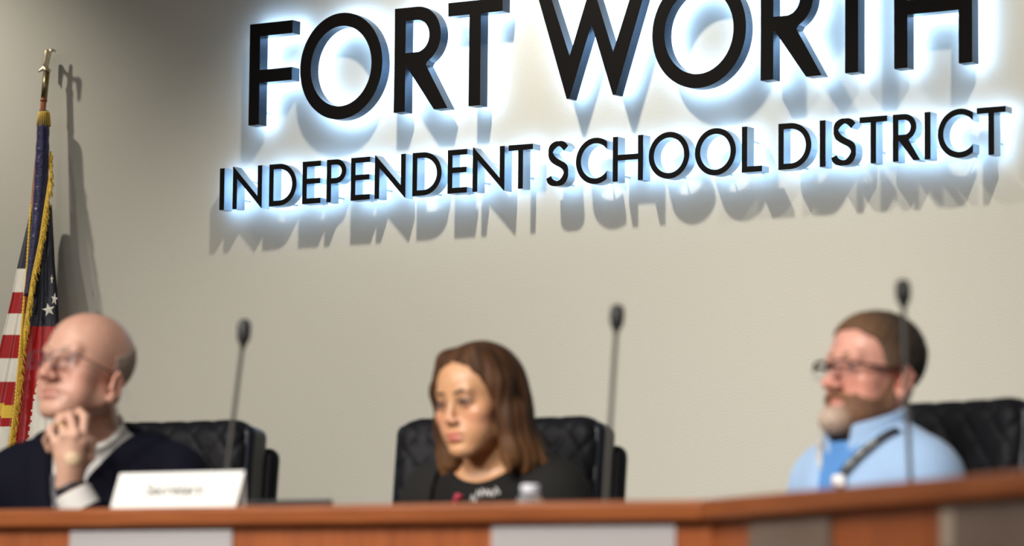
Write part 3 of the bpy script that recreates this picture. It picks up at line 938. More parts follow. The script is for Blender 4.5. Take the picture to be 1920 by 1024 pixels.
def eyes(root, h, mtl, gaze, iris):
    for s in (-1, 1):
        fl = Field(h.p((s * .0315, .069, -.001)) - .016, h.p((s * .0315, .069, -.001)) + .016, .0014)
        c = h.p((s * .0315, .0685, -.001)); r = .0131 * h.s
        fl.ell(c, (r, r, r), 0)
        V, Q = nets(fl)
        g = h.R @ (rot('Z', gaze[0]) @ rot('X', gaze[1]) @ np.array([0, 1, 0]))
        dd = ((V - c) / r) @ g
        T = paint(V, (.62, .58, .55), [((dd - .86) / .03, iris), ((dd - .965) / .02, (.004, .004, .004))])
        link('eye', np_mesh('eye', V, Q, T), mtl, root)
def brows(root, h, mtl, color, thick=.0040, droop=0.0):
    for s in (-1, 1):
        fl = Field(h.p((s * .032, .085, .022)) - .04, h.p((s * .032, .085, .022)) + .04, .0016)
        f = Fr(fl, h.R, h.o, h.s, h.w, h.t)
        f.cap((s * .0135, .0850, .0215), (s * .030, .0815, .0250), thick, thick * 1.1, .003)
        f.cap((s * .030, .0815, .0250), (s * .045, .0745, .0210 - droop), thick * 1.1, thick * .7, .003)
        X, Y, Z = fl.full(); fl.F += (.0012 * vnoise(X, Y, Z, 900, 3)).astype(np.float32)
        V, Q = nets(fl)
        link('eyebrow', np_mesh('eyebrow', V, Q, np.tile(np.array(color, np.float32), (len(V), 1))), mtl, root)

M_LENS = bpy.data.materials.new('spectacle_lens'); M_LENS.use_nodes = True
_nt = M_LENS.node_tree
for _n in list(_nt.nodes): _nt.nodes.remove(_n)
_o = _nt.nodes.new('ShaderNodeOutputMaterial'); _t = _nt.nodes.new('ShaderNodeBsdfTransparent'); _g = _nt.nodes.new('ShaderNodeBsdfGlossy')
_m = _nt.nodes.new('ShaderNodeMixShader'); _g.inputs['Roughness'].default_value = .02; _t.inputs['Color'].default_value = (.93, .94, .96, 1)
_g.inputs['Color'].default_value = (.9, .86, 1, 1)
_m.inputs[0].default_value = .03
_nt.links.new(_t.outputs[0], _m.inputs[1]); _nt.links.new(_g.outputs[0], _m.inputs[2]); _nt.links.new(_m.outputs[0], _o.inputs[0])

def glasses(root, h, m_top, m_low, m_temple, w, hh, y, z, r_top, r_low, tz=.0):
    """lens outlines, bridge and temples in the head's frame"""
    L = lambda c: Vector(h.p(c))
    mb = MB(); low = []; tms = []
    lens = []
    for s in (-1, 1):
        cx = s * .0335
        ring_ = []
        for k in range(33):
            q = math.radians(360 * k / 32)
            cx_, sy_ = math.cos(q), math.sin(q)
            e = 3.2
            px = cx + w / 2 * math.copysign(abs(cx_) ** (2 / e), cx_)
            pz = z + hh / 2 * math.copysign(abs(sy_) ** (2 / e), sy_)
            ring_.append((px, y - 2.2 * px * px, pz))
        mb.tube([L(p) for p in ring_[0:17]], r_top, 8)
        low.append(MB().tube([L(p) for p in ring_[16:33]], r_low, 8))
        lens.append([L(p) for p in ring_[:32]])
        ox = s * (.0335 + w / 2); oy = y - 2.2 * ox * ox
        tms.append(MB().tube([L((ox, oy, z + hh * .28)), L((s * .070, oy - .012, z + hh * .28)), L((s * .0765, .03, z + hh * .22 + tz)), L((s * .079, -.012, z + hh * .15 + tz * 1.5)), L((s * .078, -.028, z - .008 + tz * 1.5))],
                [r_top * 1.1, r_top * 1.2, r_top * 1.25, r_top * 1.3, r_top * 1.1], 8))
    bx = .0335 - w / 2
    mb.tube([L((-bx - .002, y, z + hh * .22)), L((-bx * .5, y + .002, z + hh * .30)), L((bx * .5, y + .002, z + hh * .30)), L((bx + .002, y, z + hh * .22))], r_top, 8)
    g = mb.build('glasses', m_top, root, True)
    for b in low: b.build('lower_rim', m_low, g, True)
    for b in tms: b.build('temple', m_temple, g, True)
    for l in lens:
        b = MB(); b.add([tuple(p) for p in l], [tuple(range(len(l)))])
        b.build('lens', M_LENS, g)
    return g

M_HAIR = tint_mat('hair', .6, spec=.13)
M_EYE = tint_mat('eyeball', .12)
M_BROW = tint_mat('brow_hair', .7)

# ================================================================== the bald man in the navy suit
D = dict(zs=.984, sw=.240, lean=.10, w=1.08, hy=.15, hx=-.030, brow=1.0, nose=1.03, lips=.55, old=1, jaw=1.04, ez=-.030, ey=-.008)
TH, TT = 38, 22
loc, rz, hl = person_root((157, 692), 7.33, TT, D)
M_P = Matrix.Translation(loc) @ Matrix.Rotation(rz, 4, 'Z'); M_I = M_P.inverted()
def loc_of(u, v, d): return np.array(M_I @ at(u, v, d))
Rh = rot('Z', -(TH - TT)) @ rot('X', 11) @ rot('Y', -1)
fl = Field((-.30, -.20, .40), (.30, .50, 1.30), .0028)
h = Fr(fl, Rh, hl, .985, 1.08, 1.05)
skull(h, D)
fs_ = fl.copy()
features(h, D)
yl = torso(fl, D)
nb = np.array([0, yl(D['zs']) - .02, D['zs'] + .0])
fl.cap(h.p((0, -.022, -.055)), nb, .057, .064, .022)
for s in (-1, 1): fl.cap(h.p((s * .040, -.030, -.05)), nb + np.array([s * .022, .035, -.02]), .014, .012, .02)
# the left arm: elbow on the desk, hand against the chin
DH = 7.16
S_ = np.array([-(D['sw'] - .045), yl(D['zs']) - .02, D['zs'] - .06])
E_ = loc_of(190, 1030, DH + .0); W_ = loc_of(130, 910, DH + .01)
fl.cap(S_, E_, .05, .043, .03); fl.cap(E_, W_, .042, .0285, .02)
J = lambda u, v, d: loc_of(u, v + 8, d)
mcp = [J(154, 822, DH - .012), J(141, 808, DH - .020), J(122, 808, DH - .012), J(105, 822, DH + .004)]
pip = [J(159, 776, DH + .006), J(131, 771, DH + .004), J(112, 782, DH + .010), J(94, 800, DH + .022)]
dip = [J(150, 764, DH + .028), J(112, 775, DH + .026), J(98, 795, DH + .034), J(86, 818, DH + .042)]
tip = [J(140, 768, DH + .040), J(104, 792, DH + .034), J(96, 814, DH + .040), J(92, 836, DH + .044)]
rr = [.0092, .0096, .0090, .0080]
hand = Field(np.min(mcp + pip + dip + tip + [W_], 0) - .06, np.max(mcp + pip + dip + tip + [W_], 0) + .06, .0028)
# same lattice as the body so the two join into one surface
hand.lo = fl.lo + np.floor((hand.lo - fl.lo) / fl.h).astype(np.float32) * np.float32(fl.h)
hand.ax = [hand.lo[i] + fl.h * np.arange(len(hand.ax[i]), dtype=np.float32) for i in range(3)]
hand.cap(W_, (mcp[1] + W_) * .5, .0270, .0240, .012)
for i in range(4):
    hand.cap(W_ + (mcp[i] - W_) * .15, mcp[i], .0170, .0118, .014)
for i in range(4):
    hand.ell(mcp[i], (.0112, .0112, .0112), .006)
    f1 = Field.copy(hand); 
    hand.cap(mcp[i], pip[i], rr[i] * 1.06, rr[i], .0035)
    hand.ell(pip[i], (rr[i] * 1.06,) * 3, .003)
    hand.cap(pip[i], dip[i], rr[i], rr[i] * .92, .0022)
    hand.cap(dip[i], tip[i], rr[i] * .92, rr[i] * .80, .0022)
tb = [W_ + (mcp[0] - W_) * .30, J(166, 848, DH + .018), J(172, 822, DH + .040), J(160, 806, DH + .058)]
hand.cap(tb[0], tb[1], .0165, .0135, .012); hand.cap(tb[1], tb[2], .0125, .0105, .005); hand.cap(tb[2], tb[3], .0105, .0088, .004)
i0 = np.round((hand.lo - fl.lo) / fl.h).astype(int)
a0 = np.maximum(i0, 0); a1 = np.minimum(i0 + np.array(hand.F.shape), fl.F.shape)
sb = tuple(slice(a0[i], a1[i]) for i in range(3)); sh = tuple(slice(a0[i] - i0[i], a1[i] - i0[i]) for i in range(3))
fl.F[sb] = sm_min(fl.F[sb], hand.F[sh], .0028)
relaxed_hand(fl, (.165, .275, .775), (-.5, 1, -.05), (-1, -.5, 0)); fl.cap((.30, .03, .785), (.165, .275, .780), .040, .028, .02)
V, Q = nets(fl)
P = h.inv(V)
head_m = np.clip((P[:, 2] + .14) / .02, 0, 1)
SK = (.60, .345, .255)
T = paint(V, SK, [
    (.75 * blob(P, (-.032, .08, .0), (.020, .03, .011), .5), (.27, .12, .095)), (.75 * blob(P, (.032, .08, .0), (.020, .03, .011), .5), (.27, .12, .095)),  # darker lids, with the shade of the eye sockets painted in
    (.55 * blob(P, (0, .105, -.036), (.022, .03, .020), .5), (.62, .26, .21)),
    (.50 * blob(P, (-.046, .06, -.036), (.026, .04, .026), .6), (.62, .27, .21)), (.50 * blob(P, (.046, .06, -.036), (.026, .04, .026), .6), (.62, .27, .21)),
    (.50 * blob(P, (-.082, -.012, -.028), (.02, .026, .036), .5), (.60, .24, .18)),
    (.35 * blob(P, (0, -.03, .11), (.07, .08, .05), .6), (.62, .31, .24)),
    (.75 * blob(P, (0, .09, -.0660), (.022, .02, .0042), .3), (.46, .17, .14)), (.75 * blob(P, (0, .09, -.0765), (.019, .02, .0056), .3), (.50, .20, .17)),
    (.25 * blob(P, (0, .03, -.085), (.07, .07, .03), .5), (.48, .27, .21)),
    (.45 * np.clip(1 - np.linalg.norm(V - np.array(pip[1])[None], axis=1) / .03, 0, 1), (.62, .27, .20)),
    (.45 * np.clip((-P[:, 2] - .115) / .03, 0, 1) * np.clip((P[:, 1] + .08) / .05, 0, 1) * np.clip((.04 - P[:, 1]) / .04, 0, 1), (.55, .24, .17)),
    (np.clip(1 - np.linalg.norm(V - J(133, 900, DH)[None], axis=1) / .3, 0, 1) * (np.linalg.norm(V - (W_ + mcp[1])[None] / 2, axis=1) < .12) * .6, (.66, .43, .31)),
])
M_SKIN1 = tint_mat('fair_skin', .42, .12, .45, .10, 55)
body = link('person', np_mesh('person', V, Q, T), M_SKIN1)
body.location = loc; body.rotation_euler = (0, 0, rz)
tag(body, 'bald man in glasses and navy suit resting his chin on his hand', 'person')
ROOT1 = body
eyes(body, h, M_EYE, (-6, 2), (.05, .06, .07))
brows(body, h, M_BROW, (.34, .24, .18), .0030, .003)
# thin grey hair round the back and sides
X, Y, Z = fs_.full(); hx, hy_, hz = Fr(fs_, h.R, h.o, h.s, h.w, h.t).grid()
zl = np.interp(hy_, [-.13, -.05, -.034, -.022, .004, .02], [-.075, -.062, -.050, -.004, .0, .02]).astype(np.float32)
zt_ = np.interp(hy_, [-.13, -.08, -.05, -.02, .01, .03], [.075, .068, .045, .030, .022, .012]).astype(np.float32)
g = np.maximum(np.maximum(zl - hz, hz - zt_), hy_ + .016 - .25 * np.maximum(0, hz - .0))
F = sm_max(fs_.F - .0020 - .0006 * vnoise(X, Y, Z, 500, 2), g.astype(np.float32), .0005)
V, Q = nets(fs_, F.astype(np.float32))
Tn = paint(V, (.36, .28, .24), [(.8 * (vnoise(V[:, 0], V[:, 1], V[:, 2], 300, 5) * .5 + .5), (.44, .35, .30))])
link('hair', np_mesh('hair', V, Q, Tn), M_HAIR, body)
M_GFR = mat('clear_grey_frame', (.10, .095, .12), .25, metal=.3)
glasses(body, h, M_GFR, M_GFR, M_GFR, .050, .034, .1085, -.006, .0013, .0011, -.007)

# clothes
M_SUIT = noise_bump(mat('navy_suit', (.0042, .0046, .0115), .85, spec=.12), 700, .25, .0006)
M_SHIRT = noise_bump(mat('white_shirt', (.70, .69, .67), .7), 600, .1, .0005)
M_GREY = mat('charcoal_trousers', (.02, .02, .025), .85)
M_SHOE = mat('black_shoe', (.01, .01, .01), .3)
zs = D['zs']
ft = Field((-.34, -.22, .40), (.34, .50, 1.14), .0045)
torso(ft, D, .008)
nbv = Vector(nb)
nax = h.p((0, -.022, -.055)) - nb; nax = nax / nax[2]                 # the neck's lean per metre of height
ft.cap(nb + nax * -.02 + np.array([0, .004, 0]), nb + nax * .100 + np.array([0, .004, 0]), .077, .071, .02)
X, Y, Z = ft.full()
dn = (Z - (zs + .085) + .85 * (Y - nb[1] - .030))       # collar edge: higher behind, lower in front
Fs = np.maximum(ft.F, dn.astype(np.float32))
vee = np.maximum(np.abs(X) - .16 * np.maximum(0, Z - (zs - .01)), (zs - .01) - Z) ; vee = np.maximum(vee, nb[1] + .01 - Y)
Fs = np.maximum(Fs, -vee.astype(np.float32))
V, Q = nets(ft, Fs.astype(np.float32)); link('shirt', np_mesh('shirt', V, Q), M_SHIRT, body)
# cuff on the raised arm
ax_ = (E_ - W_) / np.linalg.norm(E_ - W_)
fc = Field(np.minimum(W_, E_) - .08, np.maximum(W_, E_) + .08, .003)
fc.cap(W_ + ax_ * .006, E_, .0375, .050, .0)
X, Y, Z = fc.full(); al = (X - W_[0]) * ax_[0] + (Y - W_[1]) * ax_[1] + (Z - W_[2]) * ax_[2]
rad_ = np.sqrt(np.maximum((X - W_[0]) ** 2 + (Y - W_[1]) ** 2 + (Z - W_[2]) ** 2 - al ** 2, 0))
fc.F = np.maximum(np.maximum(fc.F, .014 - al), al - .07); fc.F = np.maximum(fc.F, -(np.maximum(rad_ - .0335, al - .045))).astype(np.float32)
V, Q = nets(fc); link('shirt_cuff', np_mesh('shirt_cuff', V, Q), M_SHIRT, body)
# jacket
fj = Field((-.36, -.24, .40), (.36, .50, 1.16), .0045)
torso(fj, D, .022)
S2 = S_ * np.array([-1, 1, 1]); E2 = np.array([.30, .03, .785]); W2 = np.array([.17, .26, .800])
fj.cap(S_, E_, .066, .062, .04); fj.cap(E_, E_ + (W_ - E_) * .62, .060, .050, .02)
fj.cap(S2, E2, .066, .060, .04); fj.cap(E2, W2, .058, .046, .02)
fj.cap(nb + np.array([0, -.010, -.02]), nb + nax * .075 + np.array([0, -.006, 0]), .088, .083, .03)
X, Y, Z = fj.full()
zc = zs - .27
zc = zs - .24
wv = .300 * (Z - zc) - .004 + .45 * np.maximum(0, Z - (zs - .04))
XV = X - .012
wv = np.where(XV > 0, .300 * (Z - zc) - .026, wv)          # the far lapel lies closer to the tie
lap_ = np.exp(-((np.abs(XV) - wv - .030) / .032) ** 4) * .009 * (Z > zc - .02) * (Y > nb[1])
fj.F -= lap_.astype(np.float32)
fj.F += (.0016 * vnoise(X, Y, Z, 38, 8)).astype(np.float32)
vee = np.maximum(np.abs(XV) - wv, zc - Z); vee = np.maximum(vee, nb[1] + .005 - Y)
hole = np.maximum(np.sqrt((X - nb[0] - nax[0] * (Z - zs)) ** 2 + ((Y - nb[1] - .010 - nax[1] * (Z - zs)) * .95) ** 2) - .074, zs - .02 - Z)
Fj = np.maximum(fj.F, -vee); Fj = np.maximum(Fj, -hole)
Fj = np.maximum(Fj, Z - (zs + .070) - .35 * (-(Y - nb[1])))
cut = np.maximum(((X - W_[0]) * ax_[0] + (Y - W_[1]) * ax_[1] + (Z - W_[2]) * ax_[2]) - .050, 0)
al = (X - W_[0]) * ax_[0] + (Y - W_[1]) * ax_[1] + (Z - W_[2]) * ax_[2]
near = np.sqrt((X - W_[0]) ** 2 + (Y - W_[1]) ** 2 + (Z - W_[2]) ** 2) < .13
Fj = np.where(near, np.maximum(Fj, .056 - al), Fj)
V, Q = nets(fj, Fj.astype(np.float32)); link('suit_jacket', np_mesh('suit_jacket', V, Q), M_SUIT, body)
# tie
M_TIE = noise_color(mat('patterned_tie', (.02, .02, .04), .5), (.008, .009, .022), (.34, .34, .36), 330, (1, 1, 1), .60, .63, 1)
torso_f = Field((-.05, 0, .70), (.10, .34, 1.08), .004); torso(torso_f, D, .018)
X, Y, Z = torso_f.full()
Fk = np.maximum(np.maximum(np.maximum(torso_f.F, -(torso_f.F + .008)), np.abs(X - .034) - (.018 + .10 * np.clip(zs - Z, 0, .3))), np.maximum(nb[1] + .02 - Y, Z - (zs - .03)))
V, Q = nets(torso_f, Fk.astype(np.float32)); link('tie', np_mesh('tie', V, Q), M_TIE, body)
# trousers and shoes
ftr = Field((-.25, -.22, .05), (.25, .60, .66), .008); legs(ftr, D); ftr.ell((0, yl(.55) - .02, .56), (.185, .142, .12), .03)
V, Q = nets(ftr); link('trousers', np_mesh('trousers', V, Q), M_SUIT, body)
shoes(body, D, M_SHOE)
# ring, bandage, watch strap
M_RING = mat('gold_ring', (.85, .60, .22), .18, metal=1)
M_BAND = mat('beige_bandage', (.66, .50, .32), .75)
M_STRAP = mat('dark_strap', (.015, .015, .025), .5)
def band(name, c, axis, r, w, thick, mtl):
    c = Vector(c); axis = Vector(axis).normalized()
    Mq = Matrix.Translation(c) @ axis.to_track_quat('Z', 'Y').to_matrix().to_4x4()
    n = 40; vs, fs = [], []
    for k in range(n):
        q = 2 * math.pi * k / n
        for rr_, zz in ((r, -w), (r + thick, -w), (r + thick, w), (r, w)): vs.append((rr_ * math.cos(q), rr_ * math.sin(q), zz))
    for k in range(n):
        a_, b_ = k * 4, ((k + 1) % n) * 4
        for e in range(4): fs.append((a_ + e, b_ + e, b_ + (e + 1) % 4, a_ + (e + 1) % 4))
    return MB().add(vs, fs, 0, Mq).build(name, mtl, body, True)
band('ring', mcp[2] + (pip[2] - mcp[2]) * .62, pip[2] - mcp[2], .0092, .0030, .0020, M_RING)
band('watch_strap', W_ + ax_ * .004, ax_, .0300, .0065, .0022, M_STRAP)
bc = J(137, 853, DH - .020)
fb = Field(bc - .03, bc + .03, .002); fb.ell(bc, (.0165, .0165, .0165), 0)
hf = Field(bc - .03, bc + .03, .002)
for i in range(4): hf.cap(W_ + (mcp[i] - W_) * .15, mcp[i], .0170, .0118, .014)
hf.cap(W_, (mcp[1] + W_) * .5, .0270, .0240, .012)
Fb = sm_max(fb.F, hf.F - .0020, .003)
V, Q = nets(fb, Fb.astype(np.float32)); link('bandage', np_mesh('bandage', V, Q), M_BAND, body)
# ================================================================== the woman in black
D = dict(zs=.955, sw=.188, lean=.06, w=.92, hy=.09, hx=.004, brow=.75, nose=.76, npro=-.010, lips=1.0, jaw=.87)
TH, TT = 40, 28
loc, rz, hl = person_root((893, 752), 7.22, TT, D)
M_P = Matrix.Translation(loc) @ Matrix.Rotation(rz, 4, 'Z'); M_I = M_P.inverted()
Rh = rot('Z', -(TH - TT)) @ rot('X', -7) @ rot('Y', 4)
fl = Field((-.28, -.20, .40), (.28, .46, 1.26), .0028)
h = Fr(fl, Rh, hl, .95, 1.05)
skull(h, D); fs_ = fl.copy(); features(h, D)
yl = torso(fl, D)
nb = np.array([0, yl(D['zs']) - .015, D['zs'] + .0])
fl.cap(h.p((0, -.020, -.060)), nb, .048, .054, .022)
for s in (-1, 1): fl.cap(h.p((s * .034, -.026, -.06)), nb + np.array([s * .016, .038, -.02]), .011, .010, .02)
for s in (-1, 1): fl.cap((s * .015, nb[1] + .062, D['zs'] - .03), (s * .12, nb[1] + .03, D['zs'] - .005), .010, .010, .02)
for s in (-1, 1):
    arm(fl, (s * (D['sw'] - .045), yl(.9) - .02, D['zs'] - .05), (s * .235, .02, .70), (s * .12, .22, .66), 0, .86)
for s in (-1, 1): relaxed_hand(fl, (s * .115, .23, .655), (-s * .5, 1, -.12), (-s, -.5, 0))
V, Q = nets(fl); P = h.inv(V)
SK = (.53, .285, .150)
T = paint(V, SK, [
    (.45 * blob(P, (-.044, .06, -.034), (.026, .04, .024), .6), (.60, .25, .17)), (.45 * blob(P, (.044, .06, -.034), (.026, .04, .024), .6), (.60, .25, .17)),
    (.35 * blob(P, (0, .105, -.036), (.018, .03, .02), .5), (.58, .27, .19)),
    (.9 * blob(P, (0, .09, -.0655), (.0215, .02, .0042), .3), (.46, .10, .10)), (.9 * blob(P, (0, .09, -.0770), (.019, .02, .0054), .3), (.48, .11, .11)),
    (.75 * blob(P, (-.032, .08, .001), (.021, .03, .012), .5), (.17, .08, .06)), (.75 * blob(P, (.032, .08, .001), (.021, .03, .012), .5), (.17, .08, .06)),  # socket shade painted round the eyes
])
body = link('person', np_mesh('person', V, Q, T), tint_mat('tan_skin', .40, .12, .45, .08, 55))
body.location = loc; body.rotation_euler = (0, 0, rz)
tag(body, 'woman with shoulder length brown hair and black top glancing to one side', 'person')
eyes(body, h, M_EYE, (12, -2), (.035, .018, .010))
brows(body, h, M_BROW, (.055, .028, .018), .0032)
for s in (-1, 1):                                             # lash lines
    a_ = MB().tube([Vector(h.p((s * .020, .0850, .0015))), Vector(h.p((s * .031, .0850, .0040))), Vector(h.p((s * .043, .0785, .0012)))], .0021, 6)
    a_.build('eyelashes', mat('lash', (.01, .008, .007), .6), body, True)
# hair: cap from the parting, long falls on both sides, ends turned outwards
fh = Field(h.p((0, -.03, -.03)) - .215, h.p((0, -.03, -.03)) + .215, .0028)
H = Fr(fh, h.R, h.o, h.s, h.w)
H.ell((0, -.024, .038), (.0855, .104, .092), .01)
H.ell((0, -.055, -.035), (.090, .072, .105), .03)
H.ell((0, -.066, -.110), (.092, .052, .055), .03)
for s in (-1, 1):
    H.cap((s * .040, .030, .092), (s * .074, .014, .030), .026, .026, .02)
    H.cap((s * .074, .014, .030), (s * .080, .004, -.050), .025, .027, .02)
    H.cap((s * .080, .004, -.050), (s * .084, .008, -.125), .029, .026, .02)
    H.cap((s * .082, -.020, -.040), (s * .092, -.030, -.135), .032, .030, .02)
H.cap((-.09, -.045, -.120), (-.112, -.060, -.150), .026, .014, .02)
H.cap((-.06, -.095, -.110), (-.075, -.118, -.148), .024, .012, .02)
H.cap((.088, .004, -.115), (.092, .012, -.150), .022, .012, .02)
H.cap((-.088, .010, -.115), (-.085, .022, -.152), .022, .010, .02)
H.cap((-.090, -.020, -.130), (-.098, -.018, -.160), .022, .010, .02)
x, y, z = H.grid()
ang = np.arctan2(x, y + .03)
st = np.sin(ang * 34 + 9 * z + 2.2 * np.sin(z * 30)) * .5 + np.sin(ang * 71 + 1.3 + 14 * z) * .3 + np.sin(ang * 17 + 25 * z) * .4
fh.F += (.0022 * st * np.clip((.115 - z) / .06, 0.25, 1)).astype(np.float32)
# the face stays open below the sweeping fringe
face = np.sqrt(((x + .015) / .0800) ** 2 + ((y - .100) / .098) ** 2 + ((z + .040) / .120) ** 2) - 1
fh.F = sm_max(fh.F, -(face * .06).astype(np.float32), .008)
neckc = np.sqrt((x / .05) ** 2 + ((y - .02) / .06) ** 2 + ((z + .13) / .06) ** 2) - 1
fh.F = sm_max(fh.F, -(neckc * .05).astype(np.float32), .01)
V, Q = nets(fh); P = h.inv(V)
an = np.arctan2(P[:, 0], P[:, 1] + .03)
s1 = np.sin(an * 34 + 9 * P[:, 2] + 2.2 * np.sin(P[:, 2] * 30)) * .5 + np.sin(an * 13 + 5 * P[:, 2]) * .5
T = paint(V, (.038, .018, .009), [(.75 * np.clip(s1 * .6 + .35, 0, 1), (.110, .048, .023)), (.65 * np.clip((-.055 - P[:, 2]) / .09, 0, 1), (.16, .075, .032))])
link('hair', np_mesh('hair', V, Q, T), M_HAIR, body)
# black top and cardigan
M_TOP = noise_bump(mat('black_jersey', (.006, .0055, .0055), .85, spec=.2), 500, .2, .0006)
M_CARD2 = noise_bump(mat('charcoal_cardigan', (.012, .0115, .011), .9, spec=.2), 350, .4, .001)
ft = Field((-.28, -.21, .40), (.28, .26, 1.08), .0042)
torso(ft, D, .009)
for s in (-1, 1):
    arm(ft, (s * (D['sw'] - .045), yl(.9) - .02, D['zs'] - .05), (s * .235, .02, .70), (s * .12, .22, .66), .010, .86)
X, Y, Z = ft.full()
nk = np.sqrt((X / .082) ** 2 + ((Y - nb[1] - .028) / .085) ** 2 + ((Z - (D['zs'] + .045)) / .075) ** 2) - 1
F = sm_max(ft.F, -(nk * .075).astype(np.float32), .004)
F += (.0012 * vnoise(X, Y, Z, 45, 4)).astype(np.float32)
V, Q = nets(ft, F.astype(np.float32)); link('black_top', np_mesh('black_top', V, Q), M_TOP, body)
fcg = Field((-.30, -.23, .40), (.30, .28, 1.08), .0045)
torso(fcg, D, .020)
for s in (-1, 1):
    arm(fcg, (s * (D['sw'] - .045), yl(.9) - .02, D['zs'] - .05), (s * .235, .02, .70), (s * .12, .22, .66), .020, .86)
X, Y, Z = fcg.full()
op = np.maximum(np.abs(X) - (.085 + .02 * np.sin(Z * 9)), nb[1] + .0 - Y)
nk = np.sqrt((X / .098) ** 2 + ((Y - nb[1] - .02) / .098) ** 2 + ((Z - (D['zs'] + .055)) / .085) ** 2) - 1
F = np.maximum(sm_max(fcg.F, -(nk * .08), .004), -op)
F = F + .0022 * vnoise(X, Y, Z, 42, 6)
V, Q = nets(fcg, F.astype(np.float32)); link('cardigan', np_mesh('cardigan', V, Q), M_CARD2, body)
ftr = Field((-.25, -.22, .05), (.25, .60, .66), .008); legs(ftr, D); ftr.ell((0, yl(.55) - .02, .56), (.17, .140, .12), .03)
V, Q = nets(ftr); link('trousers', np_mesh('trousers', V, Q), M_TOP, body)
shoes(body, D, M_SHOE)
# lettering and a red motif printed on the chest
def chest(xx, zz, grow):
    """front of the chest at (x, z) of the person's frame"""
    f_ = Field((xx - .006, 0, zz - .006), (xx + .006, .24, zz + .006), .004); torso(f_, D, grow)
    col_ = f_.F[1, :, 1]; k_ = np.nonzero(col_ < 0)[0]
    return float(f_.ax[1][k_[-1]]) + .003 if len(k_) else .12
M_PRINT = mat('white_print', (.75, .74, .72), .6); M_REDP = mat('red_print', (.34, .02, .05), .6)
m = MB()
for i in range(6):
    xx = -.004 - .010 * i; zz = D['zs'] - .050 + .006 * math.sin(i * 1.1) + .004 * i
    yy = chest(xx, zz, .011)
    ptsq = [(xx + .004, yy, zz - .007), (xx + .001, yy + .0008, zz + .008), (xx - .003, yy, zz + .001), (xx - .005, yy, zz - .008), (xx - .008, yy, zz - .003)]
    m.tube([Vector(q_) for q_ in ptsq], .0016, 6)
m.build('lettering', M_PRINT, body, True)
xx, zz = .030, D['zs'] - .050
yy = chest(xx, zz, .011)
MB().tube([(xx + .012, yy, zz - .014), (xx, yy + .001, zz + .006), (xx - .010, yy + .001, zz + .004)], [.004, .007, .004], 8).build('red_motif', M_REDP, body, True)

# ================================================================== the bearded man in light blue
D = dict(zs=.966, sw=.188, lean=.06, w=1.0, hy=.02, hx=-.002, brow=1.1, nose=1.08, lips=.8, jaw=1.05, ez=-.018, ey=-.016)
TH, TT = 57, 57
loc, rz, hl = person_root((1634, 696), 6.62, TT, D)
M_P = Matrix.Translation(loc) @ Matrix.Rotation(rz, 4, 'Z'); M_I = M_P.inverted()
Rh = rot('Z', -(TH - TT)) @ rot('X', 3) @ rot('Y', 0)
fl = Field((-.34, -.20, .40), (.34, .48, 1.26), .0028)
h = Fr(fl, Rh, hl, .94)
skull(h, D); fs_ = fl.copy(); features(h, D)
yl = torso(fl, D)
nb = np.array([0, yl(D['zs']) - .02, D['zs'] + .0])
fl.cap(h.p((0, -.022, -.055)), nb, .058, .066, .022)
ARM3 = [((s * (D['sw'] - .045), yl(.9) - .02, D['zs'] - .06), (s * .245, .03, .70), (s * .15, .25, .67)) for s in (-1, 1)]
for a_ in ARM3: arm(fl, *a_)
for s in (-1, 1): relaxed_hand(fl, (s * .142, .262, .665), (-s * .5, 1, -.12), (-s, -.5, 0))
V, Q = nets(fl); P = h.inv(V)
T = paint(V, (.61, .31, .24), [
    (.55 * blob(P, (-.046, .06, -.036), (.028, .04, .028), .6), (.64, .24, .17)), (.55 * blob(P, (.046, .06, -.036), (.028, .04, .028), .6), (.64, .24, .17)),
    (.55 * blob(P, (0, .105, -.036), (.020, .03, .02), .5), (.64, .24, .18)),
    (.55 * blob(P, (-.082, -.012, -.006), (.02, .026, .036), .5), (.62, .20, .14)),
    (.75 * blob(P, (0, .09, -.0660), (.022, .02, .0046), .3), (.55, .20, .17)), (.75 * blob(P, (0, .09, -.0765), (.019, .02, .0060), .3), (.58, .24, .20)),
    (.45 * np.clip((-P[:, 2] - .10) / .03, 0, 1) * np.clip((.06 - P[:, 1]) / .04, 0, 1), (.58, .24, .15)),
])
body = link('person', np_mesh('person', V, Q, T), tint_mat('ruddy_skin', .42, .12, .45, .10, 55))
body.location = loc; body.rotation_euler = (0, 0, rz)
tag(body, 'bearded man in dark rimmed glasses and light blue pullover with a lanyard', 'person')
eyes(body, h, M_EYE, (-4, 2), (.06, .08, .09))
brows(body, h, M_BROW, (.16, .085, .045), .0036)
x, y, z = Fr(fs_, h.R, h.o, h.s).grid(); X, Y, Z = fs_.full()
